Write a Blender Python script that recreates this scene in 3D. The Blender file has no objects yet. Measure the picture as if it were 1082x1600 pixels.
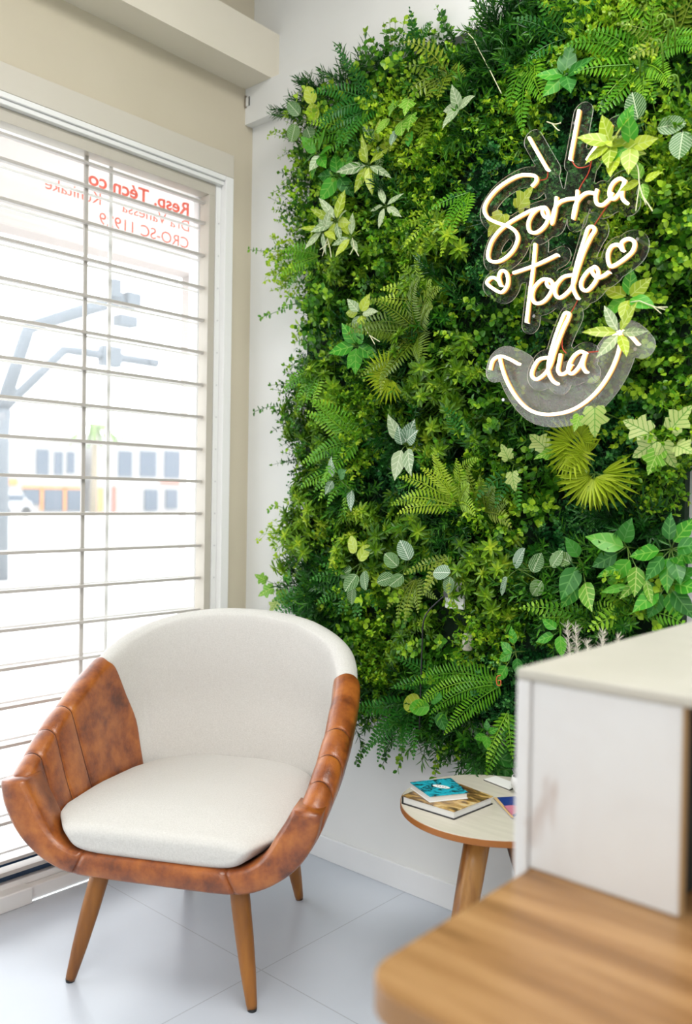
import bpy, bmesh, math, random
import numpy as np
from mathutils import Vector, Matrix, Euler
random.seed(7); np.random.seed(7)
R_ = math.radians
SC = bpy.context.scene
COL = SC.collection

# ------------------------------------------------------------------ camera
CAM = Vector((2.235, -1.99, 1.15)); F_PX = 1333.0
yaw, pitch, roll = R_(41.7), R_(.917), R_(.938)
Fw = Vector((-math.sin(yaw)*math.cos(pitch), math.cos(yaw)*math.cos(pitch), -math.sin(pitch)))
Rt = Vector((math.cos(yaw), math.sin(yaw), 0)); Up = Rt.cross(Fw)
Rt2 = Rt*math.cos(roll) + Up*math.sin(roll); Up2 = Up*math.cos(roll) - Rt*math.sin(roll)
cd = bpy.data.cameras.new('camera'); cam = bpy.data.objects.new('camera', cd); COL.objects.link(cam)
M = Matrix((Rt2, Up2, -Fw)).transposed().to_4x4(); M.translation = CAM; cam.matrix_world = M
cd.sensor_fit = 'VERTICAL'; cd.sensor_height = 36; cd.sensor_width = 24.35; cd.lens = F_PX/1600*36
cd.clip_start = .02; cd.clip_end = 300
cd.dof.use_dof = True; cd.dof.focus_distance = 2.15; cd.dof.aperture_fstop = 2.4
SC.camera = cam

# ------------------------------------------------------------------ light and exposure
SC.view_settings.view_transform = 'Standard'; SC.view_settings.look = 'None'
SC.view_settings.gamma = 1; SC.view_settings.use_curve_mapping = False
SC.view_settings.exposure = 0.47
wd = bpy.data.worlds.new('sky'); SC.world = wd; wd.use_nodes = True
bg = wd.node_tree.nodes['Background']; bg.inputs[0].default_value = (.93, .97, 1, 1); bg.inputs[1].default_value = 3.5
def area(name, loc, rot, sx, sy, power, color=(1,1,1), portal=False):
    l = bpy.data.lights.new(name, 'AREA'); l.shape = 'RECTANGLE'; l.size = sx; l.size_y = sy; l.energy = power; l.color = color
    o = bpy.data.objects.new(name, l); COL.objects.link(o); o.location = loc; o.rotation_euler = rot
    if portal: l.cycles.is_portal = True
    return o
area('window_portal', (-.3, -1.7, 1.15), (0, R_(-90), 0), 2.3, 3.2, 1, portal=True)
area('ceiling_fill', (1.9, -1.1, 3.02), (0, 0, 0), 1.2, 1.2, 36, (1, .985, .955))  # unseen area fill added under the ceiling to brighten the room
area('ceiling_fill_back', (3.0, -4.0, 3.02), (0, 0, 0), 2.4, 1.8, 62, (1, .985, .955))  # second added fill, out of view behind the camera

def at(px, py, Y=None, X=None, Z=None):
    d = Fw*F_PX + Rt2*(px-541) - Up2*(py-800)
    if Y is not None: t = (Y-CAM.y)/d.y
    elif X is not None: t = (X-CAM.x)/d.x
    else: t = (Z-CAM.z)/d.z
    return CAM + d*t

# ------------------------------------------------------------------ helpers
def setp(o, label=None, cat=None, group=None, kind=None):
    if label: o['label'] = label
    if cat: o['category'] = cat
    if group: o['group'] = group
    if kind: o['kind'] = kind
    return o
def empty(name, loc=(0,0,0), rz=0, label=None, cat=None, group=None, kind=None):
    o = bpy.data.objects.new(name, None); COL.objects.link(o); o.location = loc; o.rotation_euler = (0,0,rz)
    o.empty_display_size = .05
    return setp(o, label, cat, group, kind)
class MB:
    def __init__(s): s.v=[]; s.f=[]; s.mi=[]; s.t=[]
    def add(s, vs, fs, mi=0, tint=.5):
        b=len(s.v); s.v += [tuple(v) for v in vs]; s.f += [tuple(i+b for i in f) for f in fs]; s.mi += [mi]*len(fs); s.t += [tint]*len(vs)
    def box(s, x0,x1,y0,y1,z0,z1, mi=0):
        v=[(x,y,z) for x in (x0,x1) for y in (y0,y1) for z in (z0,z1)]
        s.add(v, [(0,1,3,2),(4,6,7,5),(0,4,5,1),(2,3,7,6),(0,2,6,4),(1,5,7,3)], mi)
    def tube(s, pts, rad, n=8, mi=0, tint=.5, cap=True):
        pts=[Vector(p) for p in pts]; 
        if not hasattr(rad,'__len__'): rad=[rad]*len(pts)
        vs=[]; fs=[]; prev=None
        for i,p in enumerate(pts):
            d=(pts[min(i+1,len(pts)-1)]-pts[max(i-1,0)]).normalized()
            if prev is None:
                a = d.orthogonal().normalized()
            else: 
                a=(prev-d*prev.dot(d)); a = a.normalized() if a.length>1e-6 else d.orthogonal().normalized()
            prev=a; b=d.cross(a)
            for k in range(n):
                an=2*math.pi*k/n; vs.append(p+(a*math.cos(an)+b*math.sin(an))*rad[i])
        for i in range(len(pts)-1):
            for k in range(n): fs.append((i*n+k, i*n+(k+1)%n, (i+1)*n+(k+1)%n, (i+1)*n+k))
        if cap: fs.append(tuple(range(n-1,-1,-1))); fs.append(tuple((len(pts)-1)*n+k for k in range(n)))
        s.add(vs,fs,mi,tint)
    def build(s, name, mat, parent=None, smooth=False, bevel=0, tint=False, seg=2, loc=None):
        me=bpy.data.meshes.new(name); me.from_pydata(s.v,[],s.f); me.update()
        for m in (mat if isinstance(mat,(list,tuple)) else [mat]): me.materials.append(m)
        if any(s.mi): me.polygons.foreach_set('material_index', s.mi)
        if smooth: me.polygons.foreach_set('use_smooth',[True]*len(me.polygons))
        if tint:
            a=me.attributes.new('tint','FLOAT','POINT'); a.data.foreach_set('value', s.t)
        o=bpy.data.objects.new(name, me); COL.objects.link(o)
        if parent: o.parent=parent
        if loc is not None: o.location=loc
        if bevel:
            b=o.modifiers.new('bevel','BEVEL'); b.width=bevel; b.segments=seg; b.limit_method='ANGLE'
        return o
def catmull(P, n=8, closed=False):
    P=[Vector(p) for p in P]; out=[]; N=len(P)
    rng = range(N) if closed else range(N-1)
    for i in rng:
        if closed: a,b,c,d = P[(i-1)%N],P[i],P[(i+1)%N],P[(i+2)%N]
        else: a,b,c,d = P[max(i-1,0)],P[i],P[i+1],P[min(i+2,N-1)]
        for k in range(n):
            t=k/n; out.append(.5*((2*b)+(c-a)*t+(2*a-5*b+4*c-d)*t*t+(3*b-a-3*c+d)*t**3))
    if not closed: out.append(P[-1])
    return out

# ------------------------------------------------------------------ materials
def newmat(name):
    m=bpy.data.materials.new(name); m.use_nodes=True; nt=m.node_tree
    return m, nt, nt.nodes['Principled BSDF']
def N(nt, typ, **kw):
    n=nt.nodes.new(typ)
    for k,v in kw.items(): setattr(n,k,v)
    return n
def plain(name, col, rough=.5, metal=0, spec=.5, bump=0, bscale=200, coat=0):
    m,nt,p=newmat(name); p.inputs['Base Color'].default_value=(*col,1); p.inputs['Roughness'].default_value=rough
    p.inputs['Metallic'].default_value=metal; p.inputs['Specular IOR Level'].default_value=spec; p.inputs['Coat Weight'].default_value=coat
    if bump:
        tc=N(nt,'ShaderNodeTexCoord'); no=N(nt,'ShaderNodeTexNoise'); no.inputs['Scale'].default_value=bscale
        b=N(nt,'ShaderNodeBump'); b.inputs['Strength'].default_value=bump; b.inputs['Distance'].default_value=.002
        nt.links.new(tc.outputs['Object'],no.inputs['Vector']); nt.links.new(no.outputs[0],b.inputs['Height']); nt.links.new(b.outputs[0],p.inputs['Normal'])
    return m
def ramp(nt, stops):
    r=N(nt,'ShaderNodeValToRGB'); e=r.color_ramp.elements
    while len(e)<len(stops): e.new(.5)
    for x,(p,c) in zip(e,stops): x.position=p; x.color=(*c,1)
    return r
def noise_mat(name, stops, scale=5, detail=4, stretch=(1,1,1), rough=.5, bump=0, bscale=None, coord='Object', spec=.5, coat=0, distort=0):
    m,nt,p=newmat(name); tc=N(nt,'ShaderNodeTexCoord'); mp=N(nt,'ShaderNodeMapping'); mp.inputs['Scale'].default_value=stretch
    no=N(nt,'ShaderNodeTexNoise'); no.inputs['Scale'].default_value=scale; no.inputs['Detail'].default_value=detail; no.inputs['Distortion'].default_value=distort
    r=ramp(nt,stops); L=nt.links.new
    L(tc.outputs[coord],mp.inputs[0]); L(mp.outputs[0],no.inputs['Vector']); L(no.outputs[0],r.inputs[0]); L(r.outputs[0],p.inputs['Base Color'])
    p.inputs['Roughness'].default_value=rough; p.inputs['Specular IOR Level'].default_value=spec; p.inputs['Coat Weight'].default_value=coat
    if bump:
        n2=N(nt,'ShaderNodeTexNoise'); n2.inputs['Scale'].default_value=bscale or scale; n2.inputs['Detail'].default_value=3
        b=N(nt,'ShaderNodeBump'); b.inputs['Strength'].default_value=bump; b.inputs['Distance'].default_value=.002
        L(mp.outputs[0],n2.inputs['Vector']); L(n2.outputs[0],b.inputs['Height']); L(b.outputs[0],p.inputs['Normal'])
    return m
M_wall_back = noise_mat('white_wall_paint', [(.3,(.77,.775,.76)),(.7,(.81,.815,.80))], 3, rough=.7, bump=.15, bscale=60)
M_wall_left = noise_mat('cream_wall_paint', [(.3,(.58,.52,.40)),(.7,(.62,.56,.435))], 3, rough=.7, bump=.15, bscale=60)
M_ceiling = plain('ceiling_paint',(.8,.78,.74),.8)
M_trim = plain('white_trim_paint',(.86,.86,.85),.35)
M_grille = plain('greyish_enamel_bar',(.50,.47,.44),.35)
M_stile = plain('beige_enamel',(.55,.51,.44),.4)
M_ivory = plain('ivory_casing_paint',(.62,.58,.50),.5)
M_outframe = plain('pale_pink_render',(.33,.285,.265),.8)
M_base = noise_mat('white_porcelain_skirting', [(.3,(.78,.79,.80)),(.7,(.84,.85,.86))], 4, rough=.3)
# floor tiles: world-coordinate joints
def tile_mat():
    m,nt,p=newmat('pale_porcelain_tile'); L=nt.links.new; tc=N(nt,'ShaderNodeTexCoord')
    mp=N(nt,'ShaderNodeMapping'); mp.inputs['Location'].default_value=(.9-.727,.58,0)
    br=N(nt,'ShaderNodeTexBrick'); br.offset=0; br.squash=1; br.inputs['Scale'].default_value=1; br.inputs['Brick Width'].default_value=.9; br.inputs['Row Height'].default_value=.9
    br.inputs['Mortar Size'].default_value=.0016; br.inputs['Mortar Smooth'].default_value=.2
    br.inputs['Color1'].default_value=(1,1,1,1); br.inputs['Color2'].default_value=(.96,.96,.96,1); br.inputs['Mortar'].default_value=(.72,.72,.72,1)
    no=N(nt,'ShaderNodeTexNoise'); no.inputs['Scale'].default_value=2.2; no.inputs['Detail'].default_value=8
    r=ramp(nt,[(.3,(.50,.545,.61)),(.7,(.56,.605,.67))])
    mx=N(nt,'ShaderNodeMix',data_type='RGBA',blend_type='MULTIPLY'); mx.inputs[0].default_value=1
    L(tc.outputs['Object'],mp.inputs[0]); L(mp.outputs[0],br.inputs[0]); L(tc.outputs['Object'],no.inputs['Vector']); L(no.outputs[0],r.inputs[0])
    L(r.outputs[0],mx.inputs[6]); L(br.outputs[0],mx.inputs[7]); L(mx.outputs[2],p.inputs['Base Color'])
    p.inputs['Roughness'].default_value=.28
    return m
M_floor = tile_mat()
def leather():
    m,nt,p=newmat('tan_leather'); L=nt.links.new; tc=N(nt,'ShaderNodeTexCoord')
    a=N(nt,'ShaderNodeTexNoise'); a.inputs['Scale'].default_value=16; a.inputs['Detail'].default_value=6; a.inputs['Roughness'].default_value=.6
    r=ramp(nt,[(.32,(.11,.024,.007)),(.45,(.25,.062,.011)),(.57,(.37,.105,.017)),(.74,(.49,.165,.030))])
    b=N(nt,'ShaderNodeTexVoronoi'); b.inputs['Scale'].default_value=420
    n2=N(nt,'ShaderNodeTexNoise'); n2.inputs['Scale'].default_value=45; n2.inputs['Detail'].default_value=3
    ad=N(nt,'ShaderNodeMath',operation='MULTIPLY_ADD'); ad.inputs[1].default_value=2.0
    bp=N(nt,'ShaderNodeBump'); bp.inputs['Strength'].default_value=.25; bp.inputs['Distance'].default_value=.0015
    L(tc.outputs['Object'],a.inputs['Vector']); L(tc.outputs['Object'],b.inputs['Vector']); L(tc.outputs['Object'],n2.inputs['Vector'])
    L(a.outputs[0],r.inputs[0]); L(r.outputs[0],p.inputs['Base Color'])
    L(n2.outputs[0],ad.inputs[0]); L(b.outputs[0],ad.inputs[2]); L(ad.outputs[0],bp.inputs['Height']); L(bp.outputs[0],p.inputs['Normal'])
    p.inputs['Roughness'].default_value=.30; p.inputs['Specular IOR Level'].default_value=.6; p.inputs['Coat Weight'].default_value=.25; p.inputs['Coat Roughness'].default_value=.25
    return m
M_leather = leather()
M_seam = plain('dark_leather_seam',(.10,.028,.012),.6)
M_linen = noise_mat('offwhite_linen', [(.3,(.62,.605,.575)),(.7,(.69,.675,.645))], 260, 2, rough=.9, bump=.5, bscale=500, spec=.2)
M_legwood = noise_mat('honey_stained_wood', [(.3,(.17,.055,.006)),(.55,(.32,.115,.012)),(.75,(.44,.18,.022))], 14, 5, (1.5,1.5,.12), rough=.4, coat=.08)
M_tablewood = noise_mat('varnished_teak', [(.34,(.10,.035,.010)),(.5,(.33,.13,.03)),(.66,(.52,.25,.065))], 16, 6, (2,2,.15), rough=.32, coat=.15)
M_tabletop = noise_mat('cream_maple_laminate', [(.3,(.54,.51,.43)),(.7,(.61,.575,.49))], 9, 5, (1,8,1), rough=.35)
M_tableedge = plain('brown_edge_band',(.34,.115,.018),.45)
M_desk = noise_mat('oak_desk_veneer', [(.32,(.17,.080,.025)),(.5,(.27,.138,.050)),(.68,(.37,.21,.088))], 7, 5, (.45,5.0,1), rough=.35, distort=.4)
M_deskedge = plain('oak_edge_band',(.30,.155,.06),.4)
M_panel = noise_mat('whitewashed_panel', [(.26,(.42,.33,.29)),(.37,(.645,.64,.64)),(.6,(.68,.685,.69))], 9, 3, (1,1,.8), rough=.5, distort=.6)
M_paneltop = noise_mat('cream_panel_top', [(.3,(.46,.445,.39)),(.7,(.51,.49,.435))], 12, 3, rough=.4)
M_cavshade = plain('cavity_shade',(.012,.014,.012),.7)  # shade inside the open cabinet, painted as a near-black colour
M_black = plain('black_plastic',(.012,.012,.014),.4)
M_white = plain('white_plastic',(.78,.78,.76),.35)
M_paper = plain('book_paper',(.80,.80,.78),.8)
M_navy = plain('navy_track',(.015,.045,.10),.35)

def glass_mat(name, haze, tintc=(1,1,1), gl=.06, haze_col=(1,1,1)):
    m,nt,p=newmat(name); nt.nodes.remove(p); out=nt.nodes['Material Output']; L=nt.links.new
    tr=N(nt,'ShaderNodeBsdfTransparent'); tr.inputs[0].default_value=(*tintc,1)
    g=N(nt,'ShaderNodeBsdfGlossy'); g.inputs['Roughness'].default_value=.03
    lw=N(nt,'ShaderNodeLayerWeight'); lw.inputs[0].default_value=.25
    mul=N(nt,'ShaderNodeMath',operation='MULTIPLY_ADD'); mul.inputs[1].default_value=.35; mul.inputs[2].default_value=gl*.2
    m1=N(nt,'ShaderNodeMixShader'); m2=N(nt,'ShaderNodeMixShader'); m2.inputs[0].default_value=haze
    d=N(nt,'ShaderNodeBsdfTranslucent'); d.inputs[0].default_value=(*haze_col,1); d2=N(nt,'ShaderNodeBsdfDiffuse'); d2.inputs[0].default_value=(*haze_col,1)
    dm=N(nt,'ShaderNodeMixShader'); dm.inputs[0].default_value=.5; L(d.outputs[0],dm.inputs[1]); L(d2.outputs[0],dm.inputs[2])
    L(lw.outputs['Fresnel'],mul.inputs[0]); L(mul.outputs[0],m1.inputs[0]); L(tr.outputs[0],m1.inputs[1]); L(g.outputs[0],m1.inputs[2])
    L(m1.outputs[0],m2.inputs[1]); L(dm.outputs[0],m2.inputs[2]); L(m2.outputs[0],out.inputs[0])
    return m
M_glass = glass_mat('veiled_window_glass', .07)  # veil of the overexposed outside, put into the pane as pale scatter
M_acrylic = glass_mat('clear_acrylic', .008)
M_acrylic_frost = glass_mat('filmed_acrylic', .17, haze_col=(1,1,1))
M_acr_edge = plain('acrylic_cut_edge',(.75,.75,.70),.25)  # cut edge is paler than the sheet; caught light is put into its colour

def emis(name, col, s):
    m,nt,p=newmat(name); p.inputs['Base Color'].default_value=(*col,1); p.inputs['Emission Color'].default_value=(*col,1); p.inputs['Emission Strength'].default_value=s
    return m
M_neon = emis('warm_neon_light',(1,.84,.62),1.7)
M_neonside = emis('amber_neon_side',(1,.50,.16),.75)
M_neonback = plain('amber_silicone_back',(.62,.30,.09),.4)
M_wire = plain('red_wire',(.45,.05,.02),.5)

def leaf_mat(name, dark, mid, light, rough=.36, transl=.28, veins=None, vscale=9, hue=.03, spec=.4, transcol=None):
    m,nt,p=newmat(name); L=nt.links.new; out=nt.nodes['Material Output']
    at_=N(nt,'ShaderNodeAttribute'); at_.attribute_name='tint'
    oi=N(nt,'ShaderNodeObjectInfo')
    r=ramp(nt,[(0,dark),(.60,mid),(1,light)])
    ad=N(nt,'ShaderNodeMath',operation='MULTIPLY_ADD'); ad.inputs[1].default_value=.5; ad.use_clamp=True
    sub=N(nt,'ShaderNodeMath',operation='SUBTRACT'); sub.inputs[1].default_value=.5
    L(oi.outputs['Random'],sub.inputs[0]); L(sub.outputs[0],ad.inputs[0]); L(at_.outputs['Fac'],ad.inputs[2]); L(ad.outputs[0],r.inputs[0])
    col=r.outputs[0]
    if veins:
        tc=N(nt,'ShaderNodeTexCoord'); sp=N(nt,'ShaderNodeSeparateXYZ'); L(tc.outputs['Object'],sp.inputs[0])
        ab=N(nt,'ShaderNodeMath',operation='ABSOLUTE'); L(sp.outputs[0],ab.inputs[0])
        k=N(nt,'ShaderNodeMath',operation='MULTIPLY_ADD'); k.inputs[1].default_value=-.9; L(ab.outputs[0],k.inputs[0]); L(sp.outputs[1],k.inputs[2])
        no=N(nt,'ShaderNodeTexNoise'); no.inputs['Scale'].default_value=6; L(tc.outputs['Object'],no.inputs['Vector'])
        k2=N(nt,'ShaderNodeMath',operation='MULTIPLY_ADD'); k2.inputs[1].default_value=.08; L(no.outputs[0],k2.inputs[0]); L(k.outputs[0],k2.inputs[2])
        sc=N(nt,'ShaderNodeMath',operation='MULTIPLY'); sc.inputs[1].default_value=vscale; L(k2.outputs[0],sc.inputs[0])
        pp=N(nt,'ShaderNodeMath',operation='PINGPONG'); pp.inputs[1].default_value=.5; L(sc.outputs[0],pp.inputs[0])
        v1=N(nt,'ShaderNodeMath',operation='LESS_THAN'); v1.inputs[1].default_value=.09; L(pp.outputs[0],v1.inputs[0])
        v2=N(nt,'ShaderNodeMath',operation='LESS_THAN'); v2.inputs[1].default_value=.018; L(ab.outputs[0],v2.inputs[0])
        mxv=N(nt,'ShaderNodeMath',operation='MAXIMUM'); L(v1.outputs[0],mxv.inputs[0]); L(v2.outputs[0],mxv.inputs[1])
        mx=N(nt,'ShaderNodeMix',data_type='RGBA'); L(mxv.outputs[0],mx.inputs[0]); L(col,mx.inputs[6]); mx.inputs[7].default_value=(*veins,1); col=mx.outputs[2]
    L(col,p.inputs['Base Color']); p.inputs['Roughness'].default_value=rough; p.inputs['Specular IOR Level'].default_value=spec
    tr=N(nt,'ShaderNodeBsdfTranslucent'); ms=N(nt,'ShaderNodeMixShader'); ms.inputs[0].default_value=transl
    L(col,tr.inputs[0]); L(p.outputs[0],ms.inputs[1]); L(tr.outputs[0],ms.inputs[2]); L(ms.outputs[0],out.inputs[0])
    return m
LM = dict(
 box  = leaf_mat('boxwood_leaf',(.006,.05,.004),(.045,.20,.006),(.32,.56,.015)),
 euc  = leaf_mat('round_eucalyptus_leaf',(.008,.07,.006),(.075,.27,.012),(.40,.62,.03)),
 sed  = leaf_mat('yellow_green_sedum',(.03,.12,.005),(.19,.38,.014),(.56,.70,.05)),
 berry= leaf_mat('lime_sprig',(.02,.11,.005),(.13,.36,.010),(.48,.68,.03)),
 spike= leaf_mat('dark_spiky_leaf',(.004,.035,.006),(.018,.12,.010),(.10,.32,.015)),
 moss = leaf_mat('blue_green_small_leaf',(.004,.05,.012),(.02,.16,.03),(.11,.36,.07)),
 fern = leaf_mat('fresh_green_frond',(.03,.17,.006),(.12,.38,.012),(.34,.62,.03)),
 fernd= leaf_mat('deep_green_frond',(.010,.09,.012),(.03,.20,.02),(.10,.36,.03)),
 ferno= leaf_mat('olive_frond',(.06,.13,.008),(.17,.28,.015),(.34,.42,.04)),
 ferny= leaf_mat('yellow_green_frond',(.12,.26,.01),(.32,.52,.02),(.56,.72,.05)),
 broad= leaf_mat('bright_broad_leaf',(.02,.20,.010),(.07,.38,.02),(.20,.56,.04), veins=(.20,.50,.06), vscale=4),
 yel  = leaf_mat('yellow_green_leaf',(.22,.36,.015),(.42,.55,.03),(.62,.70,.10), veins=(.55,.66,.16), vscale=4),
 pale = leaf_mat('pale_silver_leaf',(.22,.36,.16),(.40,.52,.28),(.60,.68,.42), veins=(.66,.74,.50), vscale=5),
 olive= leaf_mat('dark_broad_leaf',(.012,.12,.012),(.035,.22,.02),(.08,.34,.03), veins=(.10,.32,.06), vscale=4),
 fit  = leaf_mat('veined_leaf',(.035,.13,.03),(.08,.22,.05),(.26,.42,.08), veins=(.55,.66,.42), vscale=9),
 fits = leaf_mat('silver_veined_leaf',(.10,.22,.12),(.20,.34,.20),(.34,.48,.30), veins=(.72,.80,.68), vscale=8),
 ivy  = leaf_mat('variegated_ivy',(.34,.46,.10),(.50,.60,.20),(.66,.72,.34), veins=(.16,.36,.05), vscale=5),
 ivyg = leaf_mat('green_ivy',(.07,.28,.02),(.18,.44,.03),(.36,.60,.06), veins=(.45,.62,.15), vscale=5),
 palm = leaf_mat('olive_palm',(.24,.36,.012),(.42,.54,.03),(.60,.68,.08)),
 stem = leaf_mat('green_stem',(.10,.20,.03),(.16,.28,.05),(.25,.36,.08)),
)
M_root = plain('cream_aerial_root',(.66,.66,.42),.6)
M_plume=plain('dried_plume',(.80,.76,.66),.8)
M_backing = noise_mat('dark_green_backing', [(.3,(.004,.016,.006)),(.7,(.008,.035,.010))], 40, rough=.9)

# ================================================================== SETTING
def struct(name, mb, mat, parent=None, **k):
    o=mb.build(name, mat, parent, **k)
    if parent is None: o['kind']='structure'
    return o
m=MB(); m.box(-.0,4.6,-6,0,-.05,0); struct('floor',m,M_floor)
m=MB(); m.box(-.12,4.6,-6,.1,3.05,3.12); struct('ceiling',m,M_ceiling)
m=MB(); m.box(-.12,4.6,0,.1,0,3.05); m.box(0,4.6,-.035,0,2.424,2.545); struct('wall_back',m,M_wall_back)
m=MB(); m.box(4.6,4.7,-6,.1,0,3.05); struct('wall_right',m,M_wall_back)
m=MB(); m.box(-.12,4.7,-6.1,-6,0,3.05); struct('wall_front',m,M_wall_back)
m=MB(); m.box(-.12,0,-6,0,2.298,3.05); m.box(-.12,0,-.093,0,0,2.298); m.box(-.12,0,-6,-3.4,0,2.298); struct('wall_left',m,M_wall_left)
m=MB(); m.box(0,.128,-6,-.0,2.545,2.70); struct('trim_1',m,noise_mat('beam_paint',[(.3,(.72,.67,.56)),(.7,(.76,.71,.60))],3,rough=.7))       # ledge beam under the ceiling
m=MB(); m.box(0,4.6,-.012,0,0,.073); struct('baseboard_back',m,M_base,bevel=.002)
# window casing
w=empty('window_1',(0,-1.7,0),kind='structure')
def wpart(name,boxes,mat,bevel=.002):
    m=MB()
    for b in boxes: m.box(b[0],b[1],b[2]+1.7,b[3]+1.7,b[4],b[5])
    return m.build(name,mat,w,bevel=bevel)
wpart('head_casing',[(-.12,.014,-3.4,-.093,2.2215,2.298)],M_ivory)
wpart('side_casing',[(-.12,.014,-.127,-.093,.0,2.221)],M_trim)
wpart('head_rail',[(-.06,.014,-3.4,-.128,2.205,2.221),(-.06,.006,-3.4,-.128,2.1905,2.2045)],M_trim,.002)
wpart('side_rail',[(-.06,-.01,-.148,-.1275,.06,2.192)],M_trim)
m=MB()
for i in range(19):
    z=.12+i*.108; c=Vector((-.0095,-.137+1.7,z)); m.tube([c,c+Vector((.002,0,0))],.0028,8)
m.build('rail_rivet',plain('rivet_metal',(.66,.66,.66),.4),w)
wpart('sill',[(-.12,.012,-3.4,-.79,0,.046),(-.12,-.005,-.79,-.1275,0,.040),(-.12,-.03,-3.4,-.1275,.04,.060)],M_trim,.003)
wpart('sill_track',[(-.075,-.045,-3.4,-.15,.0605,.085),(-.11,-.085,-3.4,-.15,.0605,.098)],M_navy,.002)
wpart('outer_frame',[(-.15,-.10,-3.4,-.10,2.17,2.215),(-.15,-.10,-.150,-.10,.06,2.17),(-.15,-.10,-3.4,-.10,.02,.0595)],M_trim)
# outer glazing bars (a second grid a few centimetres behind the grille)
ZB=[.768+.1077*k for k in range(-6,14)]
bars=[(-.099,-.093,-3.4,-.151,z-.0035,z+.0035) for z in ZB if z<2.16]+[(-.1,-.094,yy-.006,yy+.006,.10,2.17) for yy in (-.497,-1.45,-2.45)]
wpart('glazing_bar',bars,M_trim,.001)
m=MB(); m.box(-.126,-.122,-3.4+1.7,-.151+1.7,.06,2.17); m.build('glass_pane',M_glass,w)
# outside reveal: pale pink render band and pier
_z=at(150,388,X=-1.2).z; _y=at(305,600,X=-1.2).y; _y2=at(330,600,X=-1.2).y
m=MB(); m.box(-1.32,-1.2,-5.5,_y2,_z,_z+.8); m.box(-1.32,-1.2,_y,_y2,-.2,_z); struct('trim_2',m,M_outframe)

# security grille, its own thing
g=empty('security_grille',(-.04,-1.7,.1),label='white painted security grille of thin horizontal bars inside the big window',cat='window grille')
def gp(name,b,mat=M_grille,bevel=.001):
    m=MB(); m.box(b[0]+.04,b[1]+.04,b[2]+1.7,b[3]+1.7,b[4]-.1,b[5]-.1); return m.build(name,mat,g,bevel=bevel)
gp('frame_rail',(-.06,-.012,-3.4,-.150,2.152,2.190),M_stile)
gp('frame_stile',(-.06,-.012,-.176,-.150,.10,2.152),M_stile)
gp('frame_rail',(-.055,-.015,-3.4,-.150,.088,.10))
for z in ZB:
    if .11<z<2.14: gp('horizontal_bar',(-.048,-.030,-3.4,-.176,z-.0045,z+.0045))
gp('horizontal_bar',(-.048,-.030,-3.4,-.176,2.125,2.132))
for yy in (-.612,-1.55,-2.5): gp('vertical_bar',(-.052,-.044,yy-.006,yy+.006,.10,2.152))

# small cable bracket under the beam
b=empty('cable_bracket',(.004,-.03,2.50),label='tiny metal bracket in the corner below the ceiling beam',cat='bracket')
m=MB(); m.box(0,.003,-.012,.012,-.02,.02); m.build('plate',plain('tarnished_metal',(.3,.24,.18),.5,.5),b)
m=MB(); m.box(.003,.02,-.009,-.006,-.016,.014); m.box(.003,.02,.003,.006,-.016,.014); m.box(.017,.020,-.009,.006,-.016,.014); m.build('clip',M_white,b)

# vinyl lettering on the glass
vl=empty('window_lettering',(-.129,-.165,2.05),label='red mirrored vinyl lettering of three lines at the top of the window glass',cat='lettering')
M_vinyl,_n,_p=newmat('red_vinyl'); _p.inputs['Base Color'].default_value=(.85,.20,.12,1)
_t=N(_n,'ShaderNodeBsdfTranslucent'); _t.inputs[0].default_value=(.9,.30,.2,1); _m=N(_n,'ShaderNodeMixShader'); _m.inputs[0].default_value=.5; _n.links.new(_p.outputs[0],_m.inputs[1]); _n.links.new(_t.outputs[0],_m.inputs[2]); _n.links.new(_m.outputs[0],_n.nodes['Material Output'].inputs[0])
def textline(body,size,y0,z0,width,bold):
    c=bpy.data.curves.new('t','FONT'); c.body=body; c.size=size; c.extrude=.0004; c.offset=bold
    o=bpy.data.objects.new('t',c); COL.objects.link(o); bpy.context.view_layer.update()
    me=bpy.data.meshes.new_from_object(o.evaluated_get(bpy.context.evaluated_depsgraph_get()))
    bpy.data.objects.remove(o); me.materials.append(M_vinyl)
    xs=[v.co.x for v in me.vertices]; x0=min(xs); k=width/(max(xs)-x0)
    for v in me.vertices:
        x,y,z=v.co; v.co=(-z, -((x-x0)*k) + y0, y+z0)
    n=bpy.data.objects.new('text_line',me); COL.objects.link(n); n.parent=vl
    return n
textline('Resp. Técn co',.060,-.005,.056,.385,.0012)
textline('Dra Vanessa  .  Kunitake',.052,-.003,.002,.53,-.0002)
textline('CRO-SC 11929',.052,-.005,-.056,.345,-.0002)

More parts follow.
